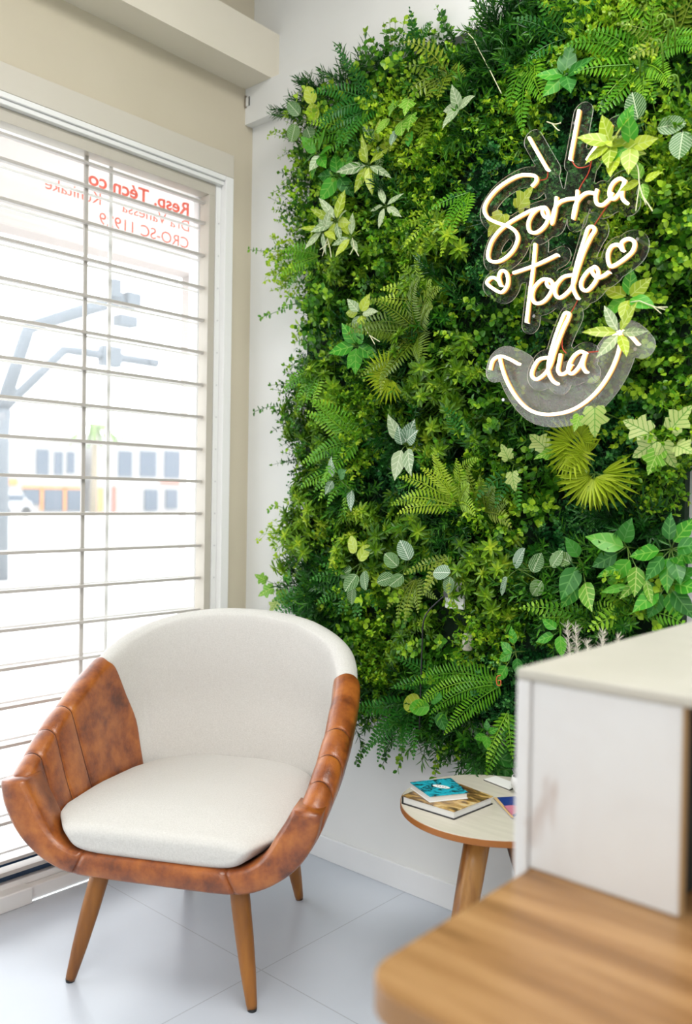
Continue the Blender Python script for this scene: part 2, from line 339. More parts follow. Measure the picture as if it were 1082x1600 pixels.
# ------------------------------------------------------------------ outside
m=MB(); m.box(-60,-.15,-60,60,-.25,-.15); o=struct('floor_street',m,noise_mat('pale_paving',[(.3,(.50,.49,.47)),(.7,(.62,.61,.59))],.8,rough=.9))
M_fac=plain('pale_facade',(.34,.33,.325),.9); M_winblue=plain('bluish_shop_glass',(.06,.085,.12),.2); M_orange=plain('orange_shop_paint',(.60,.22,.06),.6)
M_dark=plain('dark_street_metal',(.05,.065,.085),.5); M_redp=plain('dull_red_sign',(.45,.12,.08),.6)
XB=-50
def fac(px0,px1,py0,py1,X=XB):
    a=at(px0,(py0+py1)/2,X=X); b_=at(px1,(py0+py1)/2,X=X); c=(a+b_)/2
    pm=(px0+px1)/2; zt=at(pm,py0,X=X).z; zb=at(pm,py1,X=X).z
    return a.y,b_.y,zb,zt
def building(px0,px1,ptop,label,wins,shop,X=XB,group=None):
    y0,y1,zb,zt=fac(px0,px1,ptop,830,X); e=empty('shop_building',(X,(y0+y1)/2,-.15),label=label,cat='building')
    def pb(name,y0_,y1_,z0,z1,x0,x1,mat):
        m=MB(); m.box(x0-X,x1-X,y0_-e.location.y,y1_-e.location.y,z0+.15,z1+.15); return m.build(name,mat,e)
    pb('facade',y0,y1,-.15,zt,X-6,X,M_fac)
    for (a,b_,c,d) in wins:
        q=fac(a,b_,c,d,X); pb('window',q[0],q[1],q[2],q[3],X+.02,X+.06,M_winblue)
    for (a,b_,c,d,mt) in shop:
        q=fac(a,b_,c,d,X); pb('shopfront',q[0],q[1],q[2],q[3],X+.02,X+.14,mt)
    return e
building(-40,128,690,'pale two storey shop building with an orange framed glass front across the street',
   [(56,76,702,742),(84,98,706,742),(104,116,706,740)],
   [(34,128,760,764,M_orange),(5,26,748,758,M_orange),(36,60,765,788,M_winblue),(68,96,765,798,M_winblue),(104,126,765,798,M_winblue),(62,66,762,798,M_orange),(98,102,762,798,M_orange)])
building(150,310,683,'white building with tall blue grey windows seen right of the grille upright',
   [(184,206,705,745),(218,244,705,745),(256,284,705,747)],
   [(150,160,762,800,M_orange),(225,245,765,798,M_winblue),(258,276,765,795,M_winblue),(184,200,804,822,M_winblue),(215,245,804,820,M_winblue),(175,180,760,820,M_redp),(250,285,753,757,M_redp)])
def pole_thing(name,label,cat,paths,X,mat,boxes):
    base=at(paths[0][0][0][0],paths[0][0][0][1],X=X); e=empty(name,(X,base.y,-.15),label=label,cat=cat)
    for pts,r,nm in paths:
        P=[at(x,y,X=X)-e.location for x,y in pts]
        if nm=='pole': P[0].z=0
        mb=MB(); mb.tube(P,r,10); mb.build(nm,mat,e,smooth=True)
    for (px,py,w_,h_,nm) in boxes:
        c=at(px,py,X=X)-e.location; k=abs(X-CAM.x)/F_PX*1.15
        mb=MB(); mb.box(-.12,.12,c.y-w_*k/2,c.y+w_*k/2,c.z-h_*k/2,c.z+h_*k/2); mb.build(nm,mat,e,bevel=.02)
    return e
M_gal=plain('grey_galvanised_steel',(.10,.12,.14),.5)
pole_thing('street_light_pole','grey steel pole with a kinked arm carrying signal lamps outside the window','pole',
   [([(-2,830),(-2,700),(2,640)],.15,'pole'),([(2,640),(45,512),(140,482),(190,468)],.11,'arm')],-10,M_gal,
   [(178,452,16,30,'signal_lamp'),(205,470,26,24,'signal_lamp'),(196,502,34,18,'signal_lamp')])
pole_thing('traffic_light_pole','thinner grey pole with a bent arm and a dark sign box further down the street','pole',
   [([(4,830),(4,640)],.10,'pole'),([(4,640),(100,547),(130,550),(245,568)],.10,'arm')],-13,M_gal,
   [(172,557,34,32,'sign_box'),(238,566,18,10,'sign_box')])
t=empty('palm_tree',(*at(146,830,X=-42).xy,-.15),label='small pale palm tree standing on the far pavement behind the grille upright',cat='tree')
z=at(146,665,X=-42).z+.15
m=MB(); m.tube([(0,0,0),(0,.05,z*.6),(0,0,z)],[.22,.18,.13],10); m.build('trunk',plain('palm_trunk',(.25,.21,.15),.8),t,smooth=True)
m=MB()
for k in range(14):
    a=k*2.4; L_=2.2
    pts=[Vector((math.cos(a)*L_*s,math.sin(a)*L_*s,z+1.0*s-2.2*s*s)) for s in (0,.25,.5,.75,1)]
    for i in range(4):
        d=(pts[i+1]-pts[i]).cross(Vector((0,0,1))).normalized()*.26*(1-.2*i)
        m.add([pts[i]-d,pts[i]+d,pts[i+1]+d*.7,pts[i+1]-d*.7],[(0,1,2,3)])
m.build('crown',plain('palm_green',(.12,.2,.05),.6),t)
c=empty('parked_car',(*at(14,806,X=-44).xy,-.15),label='small pale parked car across the street at the lower left of the shops',cat='car')
m=MB(); P=[(-.75,.25),(-1.7,.3),(-1.75,.7),(-1.1,.85),(-.7,1.3),(.7,1.32),(1.3,.88),(1.75,.8),(1.75,.3),(.75,.25)]
vs=[(x,y*.55,zz) for x in (-.8,.8) for y,zz in P]; n=len(P)
m.add(vs,[tuple(range(n-1,-1,-1)),tuple(range(n,2*n))]+[(i,(i+1)%n,n+(i+1)%n,n+i) for i in range(n)]); m.build('body',plain('car_paint',(.45,.45,.47),.3),c,bevel=.06)
m=MB(); m.box(.80,.83,-.45,.45,.85,1.2); m.build('side_window',M_winblue,c)
for s in (-.6,.6):
    m=MB(); m.tube([(.70,s,.28),(.86,s,.28)],.28,16); m.build('wheel',M_black,c)

# ================================================================== ARMCHAIR
ch=empty('armchair',(.52,-.59,0),R_(28),label='tub armchair with off-white upholstery and tan leather arms on tapered wooden legs',cat='armchair')
def lerp(a,b,t): return a*(1-t)+b*t
#          rim centre (x,y,z)          inner base (x,y,z)      thickness
KP=[((.360,-.255,.476),(.262,-.255,.340),.052),
    ((.368,-.175,.522),(.275,-.185,.335),.056),
    ((.373,-.085,.572),(.282,-.070,.330),.060),
    ((.370, .015,.622),(.282, .060,.330),.062),
    ((.358, .138,.686),(.258, .222,.330),.062),
    ((.315, .250,.748),(.225, .262,.330),.064),
    ((.218, .325,.790),(.150, .290,.330),.066),
    ((.105, .354,.810),(.075, .303,.330),.066),
    ((.000, .361,.815),(.000, .307,.330),.066)]
US=4; NS=24; NT=NS*8      # leather ends at key US
def shear(p): return (p[0]-.007-.040*(p[1]+.27),p[1],p[2])
rimc=catmull([k[0] for k in KP]+[(-KP[-2][0][0],KP[-2][0][1],KP[-2][0][2])],NS)[:NT+1]
basc=catmull([k[1] for k in KP]+[(-KP[-2][1][0],KP[-2][1][1],KP[-2][1][2])],NS)[:NT+1]
thk=[lerp(KP[min(i//NS,8)][2],KP[min(i//NS+1,8)][2],(i%NS)/NS) for i in range(NT+1)]
iu=US*NS
def section(i, side, puff=0., extra=0.):
    r=rimc[i]; b=basc[i]; a=rimc[max(i-2,0)]; c=rimc[min(i+2,NT)]; tg=(c-a); tg.z=0; tg.normalize()
    n=Vector((tg.y,-tg.x,0))
    if n.dot(Vector((r.x,r.y+.05,0)))<0: n=-n
    t=thk[i]+extra; up=Vector((0,0,1)); fr=max(0,1-i/(iu*.9))
    ri=r-n*t*.5-up*.030+tg*.022*math.exp(-((i-iu)/26)**2); ro=r+n*t*.5-up*.036
    ib=b; im=lerp(ri,ib,.5)+n*(.018*min(1,max(0,i-iu*.7)/(iu*.6))+.004)+tg*.040*math.exp(-((i-iu)/26)**2)
    ob=b-n*(.035); ob.z=.276; om=lerp(ro,ob,.5)+n*(.034)-up*.004
    ctrl=[ob, lerp(ob,om,.5)+n*.012, om, lerp(om,ro,.55)+n*.006, ro, r+n*t*.36-up*.009, r, r-n*t*.36-up*.009, ri, lerp(ri,im,.5), im, lerp(im,ib,.5), ib]
    pts=catmull(ctrl,4); res=[]; L=len(pts)
    for k,p in enumerate(pts):
        q=k/(L-1); pa=pts[max(k-1,0)]; pb=pts[min(k+1,L-1)]; tt=(pb-pa).normalized(); nn=tt.cross(tg).normalized()
        if L*.4<k<L*.6:
            if nn.z<0: nn=-nn
        elif nn.dot(n)*(1 if k<L*.5 else -1)<0: nn=-nn
        res.append(shear(((p.x+nn.x*puff*min(1,q*5))*side,p.y+nn.y*puff*min(1,q*5),p.z+nn.z*puff*min(1,q*5))))
    return res
def fixn(o):
    bm=bmesh.new(); bm.from_mesh(o.data); bmesh.ops.recalc_face_normals(bm,faces=bm.faces); bm.to_mesh(o.data); bm.free(); return o
def shell(name, idx, side_list, mat, pufff, extra=0):
    rows=[section(i,s_,pufff(i),extra) for i,s_ in zip(idx,side_list)]
    n=len(rows[0]); m=MB(); vs=[p for r in rows for p in r]; fs=[]
    for a in range(len(rows)-1):
        for k in range(n-1): fs.append((a*n+k,a*n+k+1,(a+1)*n+k+1,(a+1)*n+k))
        fs.append((a*n+n-1,a*n,(a+1)*n,(a+1)*n+n-1))
    if idx[0]==0: fs.append(tuple(range(n)))
    m.add(vs,fs); return fixn(m.build(name,mat,ch,smooth=True))
SE=[-1,19,38,58,iu]
def puff_arm(i):
    for a,b_ in zip(SE[:-1],SE[1:]):
        if a<=i<=b_:
            t=(i-a)/(b_-a)
            if b_==iu and t>.5: return .0047 if i<iu-1 else (.0042 if i<iu else .0030)
            return .0062*(max(0,math.sin(math.pi*t))**.30) -.0015
    return 0
for s_ in (1,-1):
    shell('armrest',list(range(0,iu+1)),[s_]*(iu+1),M_leather,puff_arm,extra=.002)
    for e_ in SE[1:-1]:
        pts=section(e_,s_,.0,.0)[10:]; m=MB(); m.tube(pts,.0011,6); m.build('seam',M_seam,ch,smooth=True)
idx=list(range(iu-1,NT+1))+list(range(NT-1,iu-2,-1)); sd=[1]*(NT-iu+2)+[-1]*(len(idx)-(NT-iu+2))
shell('backrest',idx,sd,M_linen,lambda i:.002*min(1,max(0,(i-iu-1)/8))-.0012)
# front U-shaped leather rail: profile in x-z, extruded along y with rounded edges
outer=[(.392,.472),(.384,.425),(.362,.378),(.330,.338),(.285,.304),(.235,.282),(.185,.273),(.09,.271),(0,.271)]
inner=[(.328,.478),(.310,.445),(.288,.410),(.268,.375),(.240,.347),(.205,.330),(.160,.326),(.08,.326),(0,.326)]
o1=catmull([(x,0,z) for x,z in outer],4); i1=catmull([(x,0,z) for x,z in inner],4)
full_o=[(p.x,p.z) for p in o1]+[(-p.x,p.z) for p in reversed(o1[:-1])]; full_i=[(p.x,p.z) for p in i1]+[(-p.x,p.z) for p in reversed(i1[:-1])]
def rail(i0,i1_,name='front_rail'):
    m=MB(); vs=[]; fs=[]; prof=[(0,0),(0,.80),(.05,.94),(.16,1),(.5,1.02),(.84,1),(.95,.94),(1,.80),(1,0)]
    for i in range(i0,i1_+1):
        (xo,zo),(xi,zi)=full_o[i],full_i[i]
        e=min(i-i0,i1_-i); pf=-.003 if e==0 else 0
        for (q,d) in prof:
            vs.append(shear((lerp(xo,xi,q),-.215-(.083+pf)*d,lerp(zo,zi,q))))
    n=len(prof)
    for a in range(i1_-i0):
        for k in range(n-1): fs.append((a*n+k,a*n+k+1,(a+1)*n+k+1,(a+1)*n+k))
        fs.append((a*n+n-1,a*n,(a+1)*n,(a+1)*n+n-1))
    fs.append(tuple(range(n))); fs.append(tuple((i1_-i0)*n+k for k in range(n-1,-1,-1)))
    m.add(vs,fs); o=m.build(name,M_leather,ch,smooth=True)
    bm=bmesh.new(); bm.from_mesh(o.data); bmesh.ops.recalc_face_normals(bm,faces=bm.faces); bm.to_mesh(o.data); bm.free()
    return o
nf=len(full_o)-1
rail(0,23); rail(23,nf-23); rail(nf-23,nf)
# under frame
m=MB(); vs=[]
pl=[(.235,-.24),(.27,-.10),(.27,.10),(.245,.22),(.16,.27),(0,.29)]; pl=pl+[(-x,y) for x,y in reversed(pl[:-1])]
n=len(pl); m.add([(x,y,.285) for x,y in pl]+[(x*1.02,y*1.02,.33) for x,y in pl],[tuple(range(n)),tuple(range(2*n-1,n-1,-1))]+[(i,(i+1)%n,n+(i+1)%n,n+i) for i in range(n)])
m.build('seat_frame',M_leather,ch)
# seat cushion
m=MB(); NY=44; NA=64; vs=[]; fs=[]
def interp(x,xs,ys): return float(np.interp(x,xs,ys))
for j in range(NY+1):
    v=j/NY; v=.5-.5*math.cos(math.pi*v)*1.0; y=-.291+v*.615
    dfr=(y+.291)/.018; dbk=(.324-y)/.03
    k=min(1,max(0,1-(1-min(1,dfr))**2))**.5*min(1,max(0,1-(1-min(1,dbk))**2))**.5
    wtop=interp(y,[-.29,-.22,-.17,-.05,.15,.25,.30,.33],[.235,.292,.306,.300,.278,.245,.20,.16])
    wbot=interp(y,[-.29,-.2,0,.25,.31],[.185,.20,.24,.21,.12])
    zt=interp(y,[-.29,-.20,0,.15,.33],[.388,.396,.396,.388,.376]); zb=.322
    for a in range(NA):
        an=2*math.pi*(a+.5)/NA; cx=math.cos(an); sz=math.sin(an)
        sx=math.copysign(abs(cx)**.32,cx); szz=math.copysign(abs(sz)**.42,sz)
        zz=lerp(zb,zt,(szz+1)/2); wv=lerp(wbot,wtop,min(1,((szz+1)/2))**.7)
        cz=(zb+zt)/2; crown=.014*max(0,szz)*(1-sx*sx)*min(1,(y+.30)/.15)
        sc=.93+.07*k
        vs.append(shear((sx*wv*sc, y, cz+(zz-cz+crown)*(.45+.55*k))))
for j in range(NY):
    for a in range(NA): fs.append((j*NA+a,j*NA+(a+1)%NA,(j+1)*NA+(a+1)%NA,(j+1)*NA+a))
fs.append(tuple(range(NA-1,-1,-1))); fs.append(tuple(NY*NA+a for a in range(NA)))
m.add(vs,fs); o=m.build('seat_cushion',M_linen,ch,smooth=True)
bm=bmesh.new(); bm.from_mesh(o.data); bmesh.ops.recalc_face_normals(bm,faces=bm.faces); bm.to_mesh(o.data); bm.free()
for top,foot in (((-.165,-.205),(-.231,-.252)),((.165,-.205),(.222,-.248)),((.150,.19),(.170,.288)),((-.150,.19),(-.165,.270))):
    T=Vector((*top,.30)); Fo=Vector((*foot,.004)); m=MB(); m.tube([lerp(T,Fo,t) for t in (0,.25,.5,.75,.97,1)],[.0225,.0225,.021,.0175,.0125,.011],18)
    l=m.build('leg',M_legwood,ch,smooth=True)
    m=MB(); m.tube([Fo+Vector((0,0,-.004)),Fo+Vector((0,0,.003))],[.0105,.0112],16); m.build('foot_glide',M_black,l)

# ================================================================== SIDE TABLE
TC=Vector((1.195,-.300,0))
tb=empty('side_table',TC,label='low round side table with cream top and brown edge on wooden legs',cat='side table')
m=MB(); m.tube([(0,0,.436),(0,0,.4375),(0,0,.450)],[.2105,.2115,.2115],72); o=m.build('tabletop_edge',M_tableedge,tb)
m=MB(); m.tube([(0,0,.4495),(0,0,.4515)],[.2105,.2098],72); m.build('tabletop',M_tabletop,tb)
for k,a in enumerate((268,156,32)):
    ca,sa=math.cos(R_(a)),math.sin(R_(a)); m=MB()
    T=Vector((ca*.042,sa*.042,.434)); Fo=Vector((ca*(.17,.135,.17)[k],sa*(.17,.135,.17)[k],0))
    m.tube([lerp(T,Fo,t) for t in (0,.3,.6,.85,1)],[.030,.029,.026,.022,.020],20); m.build('leg',M_tablewood,tb,smooth=True)
m=MB(); m.tube([(0,0,.405),(0,0,.436)],.085,32); m.build('mounting_plate',M_tablewood,tb)
ZT=.4515
def book(name,label,corners,z0,h,cover_mat,page_mat=M_paper,cat='book',cov=.002,hard=.003,spine=3,parts=()):
    P=[at(x,y,Z=z0+h) for x,y in corners]; c=sum(P,Vector())/4; c.z=z0
    e=empty(name,c,label=label,cat=cat)
    L=[Vector((p.x-c.x,p.y-c.y,0)) for p in P]
    def slab(pts,z0_,z1_,nm,mt,bev=.0006):
        m=MB(); m.add([(p.x,p.y,z0_) for p in pts]+[(p.x,p.y,z1_) for p in pts],[(3,2,1,0),(4,5,6,7)]+[(i,(i+1)%4,4+(i+1)%4,4+i) for i in range(4)])
        o=m.build(nm,mt,e,bevel=bev); bm=bmesh.new(); bm.from_mesh(o.data); bmesh.ops.recalc_face_normals(bm,faces=bm.faces); bm.to_mesh(o.data); bm.free(); return o
    slab(L,0,cov,'back_cover',M_black if hard else page_mat)
    slab([p*.96 for p in L],cov,h-cov,'pages',page_mat)
    slab(L,h-cov,h,'front_cover',cover_mat)
    if hard:
        a,b_=L[spine],L[(spine+1)%4]; ce=(a+b_)*.5*.97
        s=[a,b_,b_*.965,a*.965]; slab(s,0,h,'spine',M_black)
    return e,L
M_cov1=noise_mat('brown_photo_cover',[(.36,(.035,.022,.012)),(.5,(.20,.11,.035)),(.6,(.55,.34,.10)),(.72,(.70,.58,.34))],22,6,(1,2,1),rough=.3,distort=1)
M_cov2=noise_mat('teal_patterned_cover',[(.40,(.005,.02,.03)),(.47,(.01,.28,.38)),(.62,(.015,.40,.52))],55,2,rough=.35,distort=1.5)
b1,_=book('book','large hardback book with a brown photographic cover beneath the teal book',[(628,1243),(710,1268),(771,1244),(697,1216)],ZT,.019,M_cov1)
b2,_=book('book','small teal patterned booklet with white oval badge lying on the brown hardback',[(641,1222),(672,1244),(732,1238),(705,1215)],ZT+.0192,.015,M_cov2,hard=0)
oc=at(690,1229,Z=ZT+.0343); m=MB(); vs=[(0,0,0)]
dx=(at(704,1231,Z=ZT+.0343)-at(677,1226,Z=ZT+.0343))*.5; dy=Vector((-dx.y,dx.x,0))*.45
cl=oc-b2.location; m.add([cl]+[cl+dx*math.cos(k*math.pi/16)+dy*math.sin(k*math.pi/16) for k in range(32)],[(0,1+k,1+(k+1)%32) for k in range(32)]); m.build('oval_badge',M_paper,b2)
m=MB()
for t in (-.5,-.2,.1,.4):
    a=cl+dx*(t)-dy*.25+Vector((0,0,.0002)); m.add([a,a+dx*.16,a+dx*.16+dy*.5,a+dy*.5],[(0,1,2,3)])
m.build('badge_text',plain('grey_print',(.25,.27,.3),.6),b2)
b3,_=book('brochure','white folded leaflet with dark printing at the back of the round table',[(756,1217),(797,1233),(812,1226),(775,1212)],ZT,.004,M_paper,cat='leaflet',hard=1,cov=.0012)
m=MB()
for k in range(4):
    a=at(776+k*6,1215+k*2.6,Z=ZT+.0033)-b3.location; q=at(794+k*4,1222+k*2,Z=ZT+.0033)-b3.location; w_=Vector((-(q-a).y,(q-a).x,0)).normalized()*.003
    m.add([a,q,q+w_,a+w_],[(0,1,2,3)])
m.build('printed_lines',M_black,b3)
b4,_=book('brochure','blue and pink magazine partly hidden by the white cabinet on the round table',[(771,1246),(800,1278),(830,1262),(806,1244)],ZT,.003,plain('royal_blue_print',(.012,.035,.22),.35),cat='magazine',hard=0,cov=.0008)
m=MB(); a=[at(x,y,Z=ZT+.0034)-b4.location for x,y in ((771,1246),(800,1278),(804,1277),(777,1246))]; m.add(a,[(0,1,2,3)]); m.build('cream_stripe',plain('gold_print',(.62,.42,.20),.5),b4)
m=MB(); a=[at(x,y,Z=ZT+.0034)-b4.location for x,y in ((787,1259),(800,1274),(822,1262),(802,1258))]; m.add(a,[(0,1,2,3)]); m.build('pink_block',plain('pink_print',(.55,.18,.26),.5),b4)
cu=empty('ceramic_cup',(*at(815,1226,Z=ZT+.02).xy,ZT),label='small white rounded ceramic cup mostly hidden behind the white cabinet',cat='cup')
m=MB(); m.tube([(0,0,0),(0,0,.006),(0,0,.018),(0,0,.030),(0,0,.040),(0,0,.040),(0,0,.012)],[.010,.017,.024,.025,.022,.020,.012],28); m.build('bowl',M_white,cu,smooth=True)
hp=[Vector((.022,0,.033)),Vector((.034,0,.032)),Vector((.036,0,.02)),Vector((.024,0,.012))]; m=MB(); m.tube(catmull(hp,5),.0028,8); m.build('handle',M_white,cu,smooth=True)

# ================================================================== RECEPTION DESK + RAISED CABINET
dk=empty('reception_desk',(2.1,-1.6,0),label='oak topped reception desk with pale side panel in the foreground',cat='desk')
def rounded_slab(name,x0,x1,y0,y1,z0,z1,r,mats,par,org):
    pts=[]
    for cx,cy,a0 in ((x1,y1,0),(x0,y1,90),(x0,y0,180),(x1,y0,270)):
        rr=r.get((cx,cy),.002); sx=-1 if cx==x1 else 1; sy=-1 if cy==y1 else 1
        for k in range(9):
            a=R_(a0+k*90/8); pts.append((cx+sx*rr+rr*math.cos(a)-org[0], cy+sy*rr+rr*math.sin(a)-org[1]))
    n=len(pts); m=MB(); m.add([(x,y,z0) for x,y in pts]+[(x,y,z1) for x,y in pts],[tuple(range(n-1,-1,-1))],0); b=0
    m.f.append(tuple(range(n,2*n))); m.mi.append(0)
    for i in range(n): m.f.append((i,(i+1)%n,n+(i+1)%n,n+i)); m.mi.append(1)
    return m.build(name,mats,par,bevel=.003)
DX=1.774; DZ=.75
rounded_slab('desktop',DX,2.65,-1.455,-.60,DZ-.028,DZ,{(DX,-1.455):.045},[M_desk,M_deskedge],dk,(2.1,-1.6))
m=MB(); m.box(DX+.018-2.1,DX+.038-2.1,-1.43+1.6,-.62+1.6,0,DZ-.0285); m.build('side_panel',M_panel,dk,bevel=.002)
m=MB(); m.box(DX+.20-2.1,2.6-2.1,-.66+1.6,-.64+1.6,.05,DZ-.0285); m.build('back_panel',M_panel,dk,bevel=.002)
cb=empty('raised_cabinet',(1.85,-.9,DZ),label='whitewashed box cabinet with cream top standing on the oak desk',cat='cabinet')
def cbp(name,x0,x1,y0,y1,z0,z1,mat,bevel=.0025):
    m=MB(); m.box(x0-1.85,x1-1.85,y0+.9,y1+.9,z0-DZ,z1-DZ); return m.build(name,mat,cb,bevel=bevel)
ZC=.967
cbp('side_panel',1.7555,1.7725,-1.1655,-.60,DZ-.035,ZC-.0125,M_panel)
cbp('front_panel',1.7735,1.936,-1.163,-1.150,DZ+.0005,ZC-.0125,M_panel)
cbp('top_panel',1.7550,2.16,-1.1655,-.60,ZC-.012,ZC,M_paneltop)
cbp('edge_band',1.9365,1.9385,-1.163,-1.152,DZ+.0005,ZC-.0125,plain('pale_oak_edge',(.42,.27,.13),.5),.0008)
cbp('inner_back',1.905,1.925,-1.148,-.62,DZ+.0005,ZC-.0125,M_cavshade)  # dark sheet carrying the painted shade of the open inside
cbp('inner_divider',1.93,2.15,-.80,-.79,DZ+.0005,ZC-.0125,M_cavshade)

# ================================================================== NEON SIGN
SY=-.205                       # plane of the tubes
def cp(x,y,Y): return at(700+x*.34384,150+y*.34375,Y=Y)
ST={
 'ray1':[(372,190),(410,258),(455,335)],'ray2':[(600,65),(580,175),(558,290)],'ray3':[(748,128),(690,210),(635,295)],
 'S':[(385,412),(405,388),(400,366),(372,360),(330,362),(280,385),(225,425),(182,478),(168,520),(185,555),(230,578),(275,592),(308,615),(320,648),(305,692),(275,728),(235,752),(200,752),(185,735),(188,700),(205,655),(240,610),(285,575),(330,548),(385,520),(440,507)],
 'o1':[(440,507),(415,512),(385,540),(368,580),(374,615),(402,622),(435,600),(457,565),(457,530),(443,507),(432,530),(445,552),(468,556)],
 'r1':[(497,460),(490,520),(476,582),(486,520),(508,486),(545,470),(588,466)],
 'r2':[(592,430),(588,490),(572,560),(582,500),(607,460),(640,440),(676,446)],
 'i1':[(682,425),(674,460),(680,490),(705,496),(735,472),(752,440)],
 'a1':[(808,388),(785,376),(755,395),(738,430),(740,462),(762,466),(790,430),(808,388),(795,440),(797,468),(814,486)],
 't':[(400,672),(392,770),(375,900),(360,1030)],'tx':[(300,805),(345,790),(400,770),(455,745),(500,722)],
 'o2':[(462,835),(432,835),(397,870),(385,912),(400,942),(437,935),(470,895),(478,855),(462,835),(452,855),(470,872),(500,850)],
 'd1':[(585,815),(560,815),(525,825),(495,862),(490,900),(510,918),(545,895),(572,858),(592,790),(622,705),(652,642),(670,612),(660,595),(640,603),(624,650),(597,735),(577,815),(572,875),(592,920)],
 'o3':[(667,778),(637,800),(611,840),(610,873),(635,885),(668,852),(686,812),(680,785),(667,778),(658,800),(680,826),(710,818),(735,800)],
 'h1':[(243,862),(228,836),(202,826),(180,850),(208,876),(245,893),(270,868),(276,832),(265,800),(245,797),(234,825),(243,862)],
 'h2':[(797,702),(778,678),(748,684),(730,718),(733,760),(750,775),(800,745),(843,705),(850,665),(822,650),(793,668),(797,702)],
 'd2':[(475,1192),(450,1190),(415,1200),(390,1240),(385,1272),(405,1288),(440,1266),(468,1225),(490,1155),(522,1070),(550,1010),(553,990),(536,988),(520,1020),(490,1100),(465,1190),(459,1250),(475,1290),(498,1308)],
 'i2':[(516,1172),(508,1215),(503,1248),(517,1266),(545,1253),(564,1220)],
 'a2':[(628,1170),(605,1162),(578,1180),(556,1215),(550,1250),(568,1262),(600,1230),(628,1170),(616,1215),(620,1240),(632,1256)],
 'smile':[(238,1183),(250,1240),(277,1310),(320,1378),(370,1425),(430,1446),(500,1445),(570,1426),(640,1382),(700,1320),(750,1238),(780,1155),(790,1072)],
 'al':[(195,1245),(208,1202),(240,1183),(280,1195),(322,1218)],'ar':[(710,1145),(745,1105),(790,1070),(832,1090),(866,1128)],
}
SPL={k:catmull([cp(x,y,SY) for x,y in v],6) for k,v in ST.items()}
ORG=cp(560,800,SY)
ns=empty('neon_sign',ORG,label='warm white neon script sign on clear acrylic mounted over the plant wall',cat='neon sign')
def neon(name,path,par):
    P=[p-ORG for p in path]; m=MB(); vs=[]; fs=[]; mi=[]
    prof=[(-.0024,.012),(.0024,.012),(.0036,.004),(.0036,-.003),(.0024,-.0064),(0,-.0074),(-.0024,-.0064),(-.0036,-.003),(-.0036,.004)]
    n=len(prof); Yv=Vector((0,1,0))
    for i,p in enumerate(P):
        d=P[min(i+1,len(P)-1)]-P[max(i-1,0)]; d.y=0; d.normalize(); s=d.cross(Yv)
        for a,b_ in prof: vs.append(p+s*a+Yv*b_)
    for i in range(len(P)-1):
        for k in range(n):
            fs.append((i*n+k,i*n+(k+1)%n,(i+1)*n+(k+1)%n,(i+1)*n+k)); mi.append(0 if 2<=k<=7 and k!=2 or k==2 else 1)
    fs.append(tuple(range(n))); mi.append(0); fs.append(tuple((len(P)-1)*n+k for k in range(n-1,-1,-1))); mi.append(0)
    mi=[ (0 if j>=len(mi)-2 else (1 if (j%n) in (0,1,8) else (2 if (j%n) in (2,7) else 0))) for j,_ in enumerate(mi)]
    m.v=[tuple(v) for v in vs]; m.f=fs; m.mi=mi; m.t=[0]*len(vs)
    return m.build(name,[M_neon,M_neonback,M_neonside],par,smooth=True)
PN={'ray1':'neon_ray','ray2':'neon_ray','ray3':'neon_ray','h1':'neon_heart','h2':'neon_heart','smile':'neon_smile','al':'neon_arrowhead','ar':'neon_arrowhead'}
for k,p in SPL.items(): neon(PN.get(k,'neon_letter'),p,ns)
